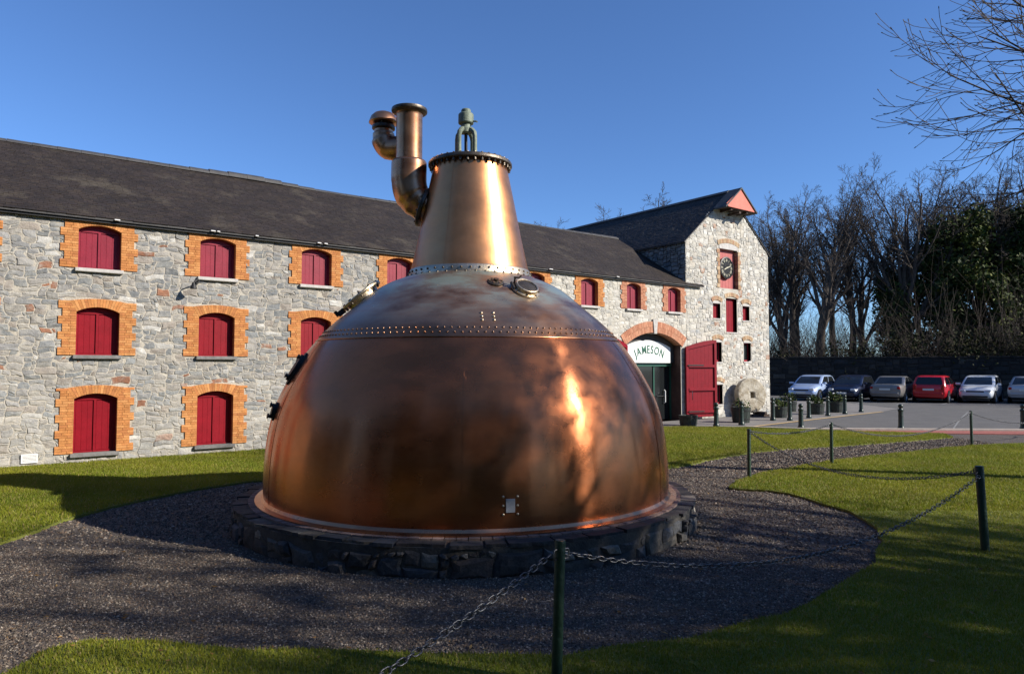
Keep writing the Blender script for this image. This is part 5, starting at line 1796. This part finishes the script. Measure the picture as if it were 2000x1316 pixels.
AX = R(42)
fx, fy = -math.sin(AX), -math.cos(AX)                  # towards the camera side of the bays
yf = math.atan2(fy, fx); yr = math.atan2(-fy, -fx)
CARS = [('hatchback_car', 'silver blue hatchback facing out, leftmost parked car beside the tower', 16.2, 38.4, 'f', (.36, .46, .66), 'hatch', .25),
        ('hatchback_car', 'dark blue hatchback facing out between the silver blue car and grey saloon', 18.15, 37.7, 'f', (.008, .014, .04), 'hatch', .2),
        ('saloon_car', 'grey saloon with its boot facing out beside the red hatchback', 20.1, 36.9, 'r', (.24, .23, .22), 'saloon', .4),
        ('hatchback_car', 'bright red hatchback with its tail facing out', 22.15, 36.4, 'r', (.52, .008, .016), 'hatch', 0),
        ('hatchback_car', 'white hatchback facing out, right of the red car', 24.35, 36.0, 'f', (.62, .64, .66), 'hatch', 0),
        ('saloon_car', 'silver saloon with its tail facing out, cut by the right edge', 26.5, 35.3, 'r', (.42, .43, .45), 'saloon', .4)]
for nm, lab, x, y, d, c, k, met in CARS:
    L2 = 1.92 if k == 'hatch' else 2.25
    car(nm, lab, x - fx * L2, y - fy * L2, yf if d == 'f' else yr, paint('car paint', c, met), k)

# ------------------------------------------------------------------ boundary wall behind the cars
bw = empty('boundary_wall', (0, 0, 0), 0, 'long dark stone boundary wall behind the parked cars', 'wall')
WA, WB_ = np.array([14.0, 47.4]), np.array([60, 30.5])
dW = (WB_ - WA) / np.linalg.norm(WB_ - WA); nW = np.array([dW[1], -dW[0]])
LW = float(np.linalg.norm(WB_ - WA))
bw.location = (WA[0], WA[1], 0); bw.rotation_euler = (0, 0, math.atan2(dW[1], dW[0]))
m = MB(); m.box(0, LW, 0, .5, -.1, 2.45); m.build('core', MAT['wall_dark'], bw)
mb = MB(); r6 = random.Random(14)
for (s0, s1, z0, z1) in rubble_cells(0, LW, 0, 2.45, .2, .16, lambda s, z: False, [(2, 1), (3, 2), (2, 2), (3, 1), (4, 2)], 15):
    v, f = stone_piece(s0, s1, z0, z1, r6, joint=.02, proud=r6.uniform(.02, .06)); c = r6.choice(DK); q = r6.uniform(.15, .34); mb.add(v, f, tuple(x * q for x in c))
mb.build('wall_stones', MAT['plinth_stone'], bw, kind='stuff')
s = 0
while s < LW - .1:
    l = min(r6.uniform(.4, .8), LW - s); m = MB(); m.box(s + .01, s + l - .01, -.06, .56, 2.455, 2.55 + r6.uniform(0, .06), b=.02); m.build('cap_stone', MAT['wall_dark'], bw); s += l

# ------------------------------------------------------------------ trees
def grow(seed, H, r0, counts, ratios, angles, wig, ups, clear=.25, segs=(8, 6, 5, 3, 2), taper=.72, lean=(0, 0), rmin=.006, flare=1.0):
    r = random.Random(seed)
    out = [[], []]

    def branch(p, d, L, rad, lvl):
        n = segs[lvl]; pos = [p]; dirs = []; rads = [rad]
        for i in range(n):
            d = Vector((d.x + r.gauss(0, wig[lvl]), d.y + r.gauss(0, wig[lvl]), d.z + r.gauss(0, wig[lvl] * .6) + ups[lvl])).normalized()
            p = p + d * (L / n); pos.append(p); dirs.append(d)
            rads.append(max(rmin * .7, rad * (1 - taper * (i + 1) / n)))
        dst = out[0] if lvl == 0 else out[1]
        for i in range(n): dst.append((pos[i], pos[i + 1], rads[i], rads[i + 1], lvl))
        if lvl >= len(counts): return
        c = counts[lvl]; az = r.uniform(0, 6.28)
        for k in range(c):
            t = clear + (1 - clear) * (k + r.uniform(.1, .9)) / c if lvl == 0 else .18 + .82 * (k + r.uniform(.1, .9)) / c
            i = min(n - 1, int(t * n)); q = t * n - i
            bp = pos[i] + (pos[i + 1] - pos[i]) * q; bd = dirs[i]; br = rads[i] + (rads[i + 1] - rads[i]) * q
            az += 2.4 + r.gauss(0, .5)
            ax = bd.orthogonal().normalized(); ax.rotate(Matrix.Rotation(az, 3, bd))
            an = R(angles[lvl] * r.uniform(.7, 1.25))
            nd = (bd * math.cos(an) + ax * math.sin(an)).normalized()
            branch(bp, nd, L * ratios[lvl] * r.uniform(.7, 1.25) * (1 - .45 * t if lvl == 0 else 1 - .3 * t), max(rmin, br * .62), lvl + 1)

    branch(Vector((0, 0, 0)), Vector((lean[0], lean[1], 1)).normalized(), H, r0, 0)
    return out


def seg_mesh(name, segs, mat, sides=None, base_flare=False):
    """tapered tubes for all limbs of a tree"""
    Vs, Ls, Ts = [], [], []
    off = 0
    for lv_set, k in (((0,), 10), ((1,), 6), ((2,), 4), ((3, 4, 5), 3)):
        sg_ = [s for s in segs if s[4] in lv_set]
        if not sg_: continue
        P0 = np.array([s[0][:] for s in sg_]); P1 = np.array([s[1][:] for s in sg_]); R0 = np.array([s[2] for s in sg_]); R1 = np.array([s[3] for s in sg_])
        d = P1 - P0; ln = np.linalg.norm(d, axis=1)[:, None]; d = d / ln
        ref = np.where(np.abs(d[:, 2:3]) < .9, np.array([[0, 0, 1.]]), np.array([[1., 0, 0]]))
        u = np.cross(d, ref); u /= np.linalg.norm(u, axis=1)[:, None]; w = np.cross(d, u)
        P1 = P1 + d * np.minimum(R1[:, None] * .6, ln * .2)
        a = 2 * np.pi * np.arange(k) / k
        ring = u[:, None] * np.cos(a)[None, :, None] + w[:, None] * np.sin(a)[None, :, None]
        V = np.concatenate([P0[:, None] + ring * R0[:, None, None], P1[:, None] + ring * R1[:, None, None]], 1)
        m_ = len(sg_)
        i = np.arange(k); q = np.stack([i, (i + 1) % k, (i + 1) % k + k, i + k], 1)
        Ls.append((q[None] + (np.arange(m_) * 2 * k)[:, None, None] + off).reshape(-1)); Ts.append(np.full(m_ * k, 4))
        Vs.append(V.reshape(-1, 3)); off += m_ * 2 * k
    return np_mesh(name, np.concatenate(Vs), np.concatenate(Ls), np.concatenate(Ts), mat, smooth=True)


def tree_meshes(seed, crown_mat='dark_twig', **kw):
    a, b = grow(seed, **kw)
    return seg_mesh('trunk', a, MAT['bark']), seg_mesh('crown', b, MAT[crown_mat])


TALL = dict(H=13, r0=.34, counts=(14, 8, 7, 6), ratios=(.46, .45, .45, .5), angles=(34, 38, 42, 42), wig=(.05, .10, .14, .16, .18), ups=(.04, .09, .08, .05, .03), clear=.42, rmin=.011)
FORK = dict(H=9, r0=.36, counts=(9, 9, 8, 6), ratios=(.95, .40, .42, .5), angles=(24, 36, 40, 42), wig=(.06, .08, .13, .16, .18), ups=(.02, .09, .08, .05, .03), clear=.35, rmin=.011)
VAR = [tree_meshes(101, **TALL), tree_meshes(102, **FORK), tree_meshes(103, **TALL), tree_meshes(104, **{**FORK, 'H': 8.5, 'counts': (11, 8, 8, 6)})]


def plant(name, v, x, y, sc, rz, label, group, cat='tree', zs=1.0):
    o = empty(name, (x, y, -.05), rz, label, cat, group)
    o.scale = (sc, sc, sc * zs)
    for nm, me in zip(('trunk', 'crown'), v): link(nm, me, o)
    return o


NATH = [0] * 4
for i, v in enumerate(VAR):
    NATH[i] = max(vv.co.z for vv in v[1].vertices)
# (x, y, top height, variant, rotation, label)
BG = [(18.9, 52, 13.0, 0, .3, 'bare tree closest to the tower corner, slim and half hidden by it'),
      (20.0, 50, 13.9, 3, 2.0, 'bare twin stemmed tree just right of the tower corner'),
      (22.7, 55, 15.6, 2, 4.1, 'slender bare tree behind the silver blue car'),
      (21.3, 47, 15.2, 1, 1.1, 'tall bare tree with several upright stems above the dark blue car'),
      (28.5, 60, 16.6, 0, 5.2, 'thin bare tree far back in the gap between two larger crowns'),
      (25.0, 50, 14.4, 2, 2.7, 'bare tree above the grey saloon with narrow crown'),
      (26.8, 47, 16.1, 3, .9, 'tall bare ivy stemmed tree above the red hatchback'),
      (32.2, 55, 17.0, 1, 3.6, 'wide bare tree behind the white hatchback'),
      (30.6, 49, 15.4, 0, 1.9, 'bare crown rising above the dark ivy mass'),
      (35.2, 52, 17.0, 3, .2, 'bare tree above the silver saloon'),
      (34.3, 48, 15.8, 2, 3.0, 'bare tree in front of the ivy mass at the right edge'),
      (38.4, 50, 16.6, 1, 5.0, 'bare tree cut by the right edge'),
      (40.5, 57, 17.0, 0, 2.2, 'bare tree far back beyond the right edge'),
      ]
for (x, y, h, v, rz, lab) in BG:
    plant('bare_tree', VAR[v], x, y, h * 1.07 / NATH[v], rz, lab, 'bare trees behind the car park wall')
for (x, y, h, v, rz) in [(22.6, 62, 14, 0, 1.5), (26.8, 64, 15, 2, 3.3), (31.5, 62, 16, 3, 1.0), (36, 60, 16, 0, 4.0), (43, 52, 16.5, 3, .7)]:
    plant('bare_tree', VAR[v], x, y, h / NATH[v], rz, 'thin bare tree standing deep in the wood behind the front trees', 'bare trees deep in the wood')

# ivy clad trunks and evergreen mass among them
def ivy_tree(x, y, h, rad, n, seed, label, top=.9, size=.13, droop=0, cols=((.5, .6, .5), (.9, .9, .7), (1.5, 1.35, .8))):
    rg = np.random.default_rng(seed)
    o = empty('ivy_clad_tree', (x, y, -.05), 0, label, 'tree', 'ivy clad trees behind the wall')
    a, b = grow(seed, H=h * .8, r0=.22, counts=(9, 5, 4), ratios=(.34, .45, .5), angles=(52, 45, 45), wig=(.05, .12, .15, .2), ups=(.03, .03, .05, .05), clear=.25, rmin=.012, segs=(8, 5, 4, 3))
    link('trunk', seg_mesh('trunk', a, MAT['bark']), o); link('crown', seg_mesh('crown', b, MAT['dark_twig']), o)
    cents = []
    tr = [s for s in a]
    for k in range(60):
        s_ = tr[rg.integers(0, len(tr))]; f = rg.random()
        p = np.array(s_[0][:]) * (1 - f) + np.array(s_[1][:]) * f
        z = p[2] / (h * .8); w = rad * (.35 + .65 * math.sin(math.pi * min(1, .15 + z * .8)))
        ang = rg.uniform(0, 6.28); q = w * math.sqrt(rg.random())
        cents.append((p[0] + q * math.cos(ang), p[1] + q * math.sin(ang), p[2] * 1.05 + rg.normal(0, .3), rg.uniform(.22, .55)))
    V, l, t, c = leaf_cloud(cents, n, size, .4, rg, cols)
    link('ivy', np_mesh('ivy', V, l, t, MAT['ivy'], col=c), o, kind='stuff')
    return o


ivy_tree(27.0, 46.4, 9, .7, 5000, 71, 'ivy wrapped trunk above the red hatchback')
ivy_tree(30.0, 47.5, 13.5, 1.9, 18000, 72, 'tall dark ivy covered tree behind the white hatchback')
ivy_tree(32.4, 46.8, 14.8, 2.4, 24000, 73, 'broad dark ivy covered tree at the right edge', cols=((.6, .7, .5), (1.3, 1.2, .7), (2.4, 2.0, 1.0)))
ivy_tree(34.8, 47.5, 15.2, 2.5, 24000, 74, 'dark ivy covered tree cut by the right edge')
ivy_tree(37.2, 49, 14, 2.2, 12000, 75, 'dark ivy covered tree beyond the right edge')
ivy_tree(28.5, 49.5, 10.5, 1.2, 7000, 76, 'lower ivy covered tree between the red and white hatchbacks')

# undergrowth on and behind the wall
rg = np.random.default_rng(5)
sg2 = []
for k in range(4300):
    x = rg.uniform(15.5, 47); y = 47.8 + rg.uniform(0, 8) - (x - 15) * .37
    h = rg.uniform(1.6, 4.2) + (rg.random() < .25) * rg.uniform(1, 3.5)
    z0 = 1.2
    p = Vector((x, y, z0)); d = Vector((rg.normal(0, .25), rg.normal(0, .25), 1)).normalized()
    rr = .015
    for q in range(3):
        d = (d + Vector((rg.normal(0, .22), rg.normal(0, .22), rg.normal(0, .1)))).normalized(); p2 = p + d * h / 3; sg2.append((p, p2, rr, rr * .7, 3)); 
        e = (d + Vector((rg.normal(0, .6), rg.normal(0, .6), rg.normal(0, .3)))).normalized(); sg2.append((p2, p2 + e * h * .3, rr * .6, rr * .4, 3))
        p = p2; rr *= .75
tag(link('undergrowth', seg_mesh('undergrowth', sg2, MAT['dark_twig'])), kind='stuff')
cents = [(x, 47.6 - (x - 15) * .37 + rg.uniform(-.4, 2.5), 2.2 + rg.uniform(0, .8) + (x > 24) * rg.uniform(0, 1.4), rg.uniform(.25, .6)) for x in 17 + 30 * rg.random(150) ** .6]
V, l, t, c = leaf_cloud(cents, 11000, .09, .4, rg, [(.5, .4, .3), (.7, .6, .45), (1.1, .85, .5)])
tag(link('bramble_leaves', np_mesh('bramble_leaves', V, l, t, MAT['ivy'], col=c)), kind='stuff')

# tree whose twigs hang into the picture at the upper right
r8 = random.Random(77)
seg_t, seg_c = [], []
tx, ty = 11.95, 10.6
pts = [Vector((0, 0, 0)), Vector((.05, .02, 1.5)), Vector((-.03, .0, 3)), Vector((-.15, -.05, 4.4)), Vector((-.05, .05, 5.8)), Vector((.1, .0, 7.2)), Vector((.15, .1, 8.6))]
rads = [.26, .2, .17, .15, .12, .09, .05]
for i in range(6): seg_t.append((pts[i], pts[i + 1], rads[i], rads[i + 1], 0))


def limb(p, d, L, rad, lvl, up):
    n = (7, 6, 4)[lvl]; pos = [p]; ds = []; rs = [rad]
    for i in range(n):
        t = i / n
        d = Vector((d.x + r8.gauss(0, .09), d.y + r8.gauss(0, .09), d.z + r8.gauss(0, .06) + up * (2.2 * t - .75))).normalized()
        p = p + d * L / n; pos.append(p); ds.append(d); rs.append(max(.005, rad * (1 - .8 * (i + 1) / n)))
    for i in range(n): seg_c.append((pos[i], pos[i + 1], rs[i], rs[i + 1], lvl + 1))
    # bud at the tip
    seg_c.append((pos[-1], pos[-1] + ds[-1] * .03, .0095, .006, 3))
    if lvl == 2: return
    for k in range((13, 8)[lvl]):
        t = .22 + .76 * (k + r8.random()) / (13, 8)[lvl]
        i = min(n - 1, int(t * n)); bp = pos[i].lerp(pos[i + 1], t * n - i); bd = ds[i]
        ax = bd.orthogonal().normalized(); ax.rotate(Matrix.Rotation(r8.uniform(0, 6.28), 3, bd)); an = R(r8.uniform(24, 46))
        limb(bp, (bd * math.cos(an) + ax * math.sin(an)).normalized(), L * (.42, .45)[lvl] * r8.uniform(.7, 1.2) * (1.1 - .5 * t), max(.006, rs[i] * .6), lvl + 1, .20)


for (z, dx, dy, dz, L) in [(3.9, -1, .12, .30, 5.1), (4.2, -1, -.25, .20, 4.6), (4.6, -1, .05, .22, 5.2), (4.9, -1, -.12, .36, 4.8), (5.4, -1, .2, .30, 4.6), (5.9, -1, -.1, .42, 4.7), (5.2, -.8, -.6, .3, 3.8), (4.8, .9, .3, .4, 4), (6.8, .3, .9, .6, 3.0)]:
    limb(Vector((-.05, 0, z + .35)), Vector((dx, dy, dz)).normalized(), L, .045, 0, .10)
ot = empty('overhanging_tree', (tx, ty, 0), 0, 'bare tree reaching drooping budded twigs into the upper right corner', 'tree')
link('trunk', seg_mesh('trunk', seg_t, MAT['bark']), ot); link('crown', seg_mesh('crown', seg_c, MAT['twig']), ot)

# trees to the right of and behind the viewpoint: they shade the gravel and show in the copper
BROAD = dict(H=7.5, r0=.28, counts=(10, 8, 6, 5), ratios=(.75, .48, .45, .5), angles=(50, 44, 44, 45), wig=(.05, .11, .15, .18, .2), ups=(.03, .05, .05, .03, .02), clear=.28, rmin=.0105)
BV = [tree_meshes(201, **BROAD), tree_meshes(202, **{**BROAD, 'H': 8})]
NB = [max(vv.co.z for vv in v[1].vertices) for v in BV]
for i, (x, y, h, v, rz) in enumerate([(12.4, 3.3, 10.2, 0, .4), (13.4, 1.0, 10.4, 1, 3.7), (17.2, -1.6, 13, 0, 5.5), (17.2, 2.3, 12.8, 0, 2.2), (15.0, .8, 10.6, 1, 2.0), (18.3, .2, 12.3, 0, 3.3), (13.2, -3.4, 9.5, 1, 5.0), (22.5, -1.6, 14, 1, 1.0), (16.5, -4.2, 12, 0, 2.6), (27, -4, 15, 0, .2), (20, -6.5, 13, 1, 4.2)]):
    plant('shade_tree', BV[v], x, y, h / NB[v], rz, 'bare spreading tree standing right of the viewpoint and shading the gravel', 'shade trees right of the viewpoint')
for i, (x, y, h, v, rz) in enumerate([(-22, -12, 13, 0, .4), (-10, -12, 15, 1, 2.0), (0, -13, 15, 1, 5.0), (6, -12, 14, 1, 1.0), (11, -9, 13, 0, 2.6)]):
    plant('shade_tree', BV[v], x, y, h / NB[v], rz, 'bare spreading tree standing behind the viewpoint', 'trees behind the viewpoint')
for i, (x, y, h, rad, n) in enumerate([(24, -7.5, 8.5, 2.2, 7000)]):
    o = ivy_tree(x, y, h, rad, n, 60 + i, 'dark evergreen tree standing right of the viewpoint', size=.12); o.name = 'evergreen_tree'; o['group'] = 'evergreens right of the viewpoint'
for i, (x, y, h, rad, n) in enumerate([(-33, 6, 12, 3.8, 11000), (-29, 1.5, 13, 3.8, 12000), (-35, -1, 14, 3.8, 12000), (-26, -4, 13, 3.8, 13000), (-19, -7.5, 14, 3.8, 14000), (-13, -7, 15, 3.8, 16000), (-7.5, -6, 15.5, 3.6, 16000), (-2.5, -6.5, 16, 3.6, 16000), (2.5, -6, 15, 3.4, 14000), (7, -7.5, 13, 3.2, 11000)]):
    o = ivy_tree(x, y, h, rad, n, 80 + i, 'dark evergreen tree standing behind the viewpoint', size=.2, cols=((.9, .7, .5), (1.5, 1.15, .8), (2.2, 1.6, 1.0))); o.name = 'evergreen_tree'; o['group'] = 'evergreens behind the viewpoint'
for (x, y, h, v, rz, lab) in [(12.9, 60, 17.7, 0, 1.4, 'wide bare crown showing above the tower roof ridge'), (4.2, 62, 15.2, 1, 4.4, 'low bare crown peeping over the mill roof beside the copper neck')]:
    plant('bare_tree', BV[v], x, y, h / NB[v], rz, lab, 'bare trees behind the mill roof')
# trees east of the car park that keep the boundary wall in shade
for i, (x, y, h, v, rz) in enumerate([(40, 33, 13, 0, .4), (44, 28, 14, 1, 2.0), (50, 36, 14, 0, 3.3), (47, 22, 14, 1, 5.0), (54, 30, 15, 1, 1.0)]):
    plant('shade_tree', BV[v], x, y, h / NB[v], rz, 'bare spreading tree east of the car park', 'trees east of the car park')
for i, (x, y, h, rad, n) in enumerate([(43, 35, 10, 3.2, 9000), (48, 31, 11, 3.2, 9000), (53, 35, 11, 3.2, 9000), (46, 39, 10, 3.0, 8000)]):
    o = ivy_tree(x, y, h, rad, n, 90 + i, 'dark evergreen tree east of the car park', size=.2); o.name = 'evergreen_tree'; o['group'] = 'evergreens east of the car park'
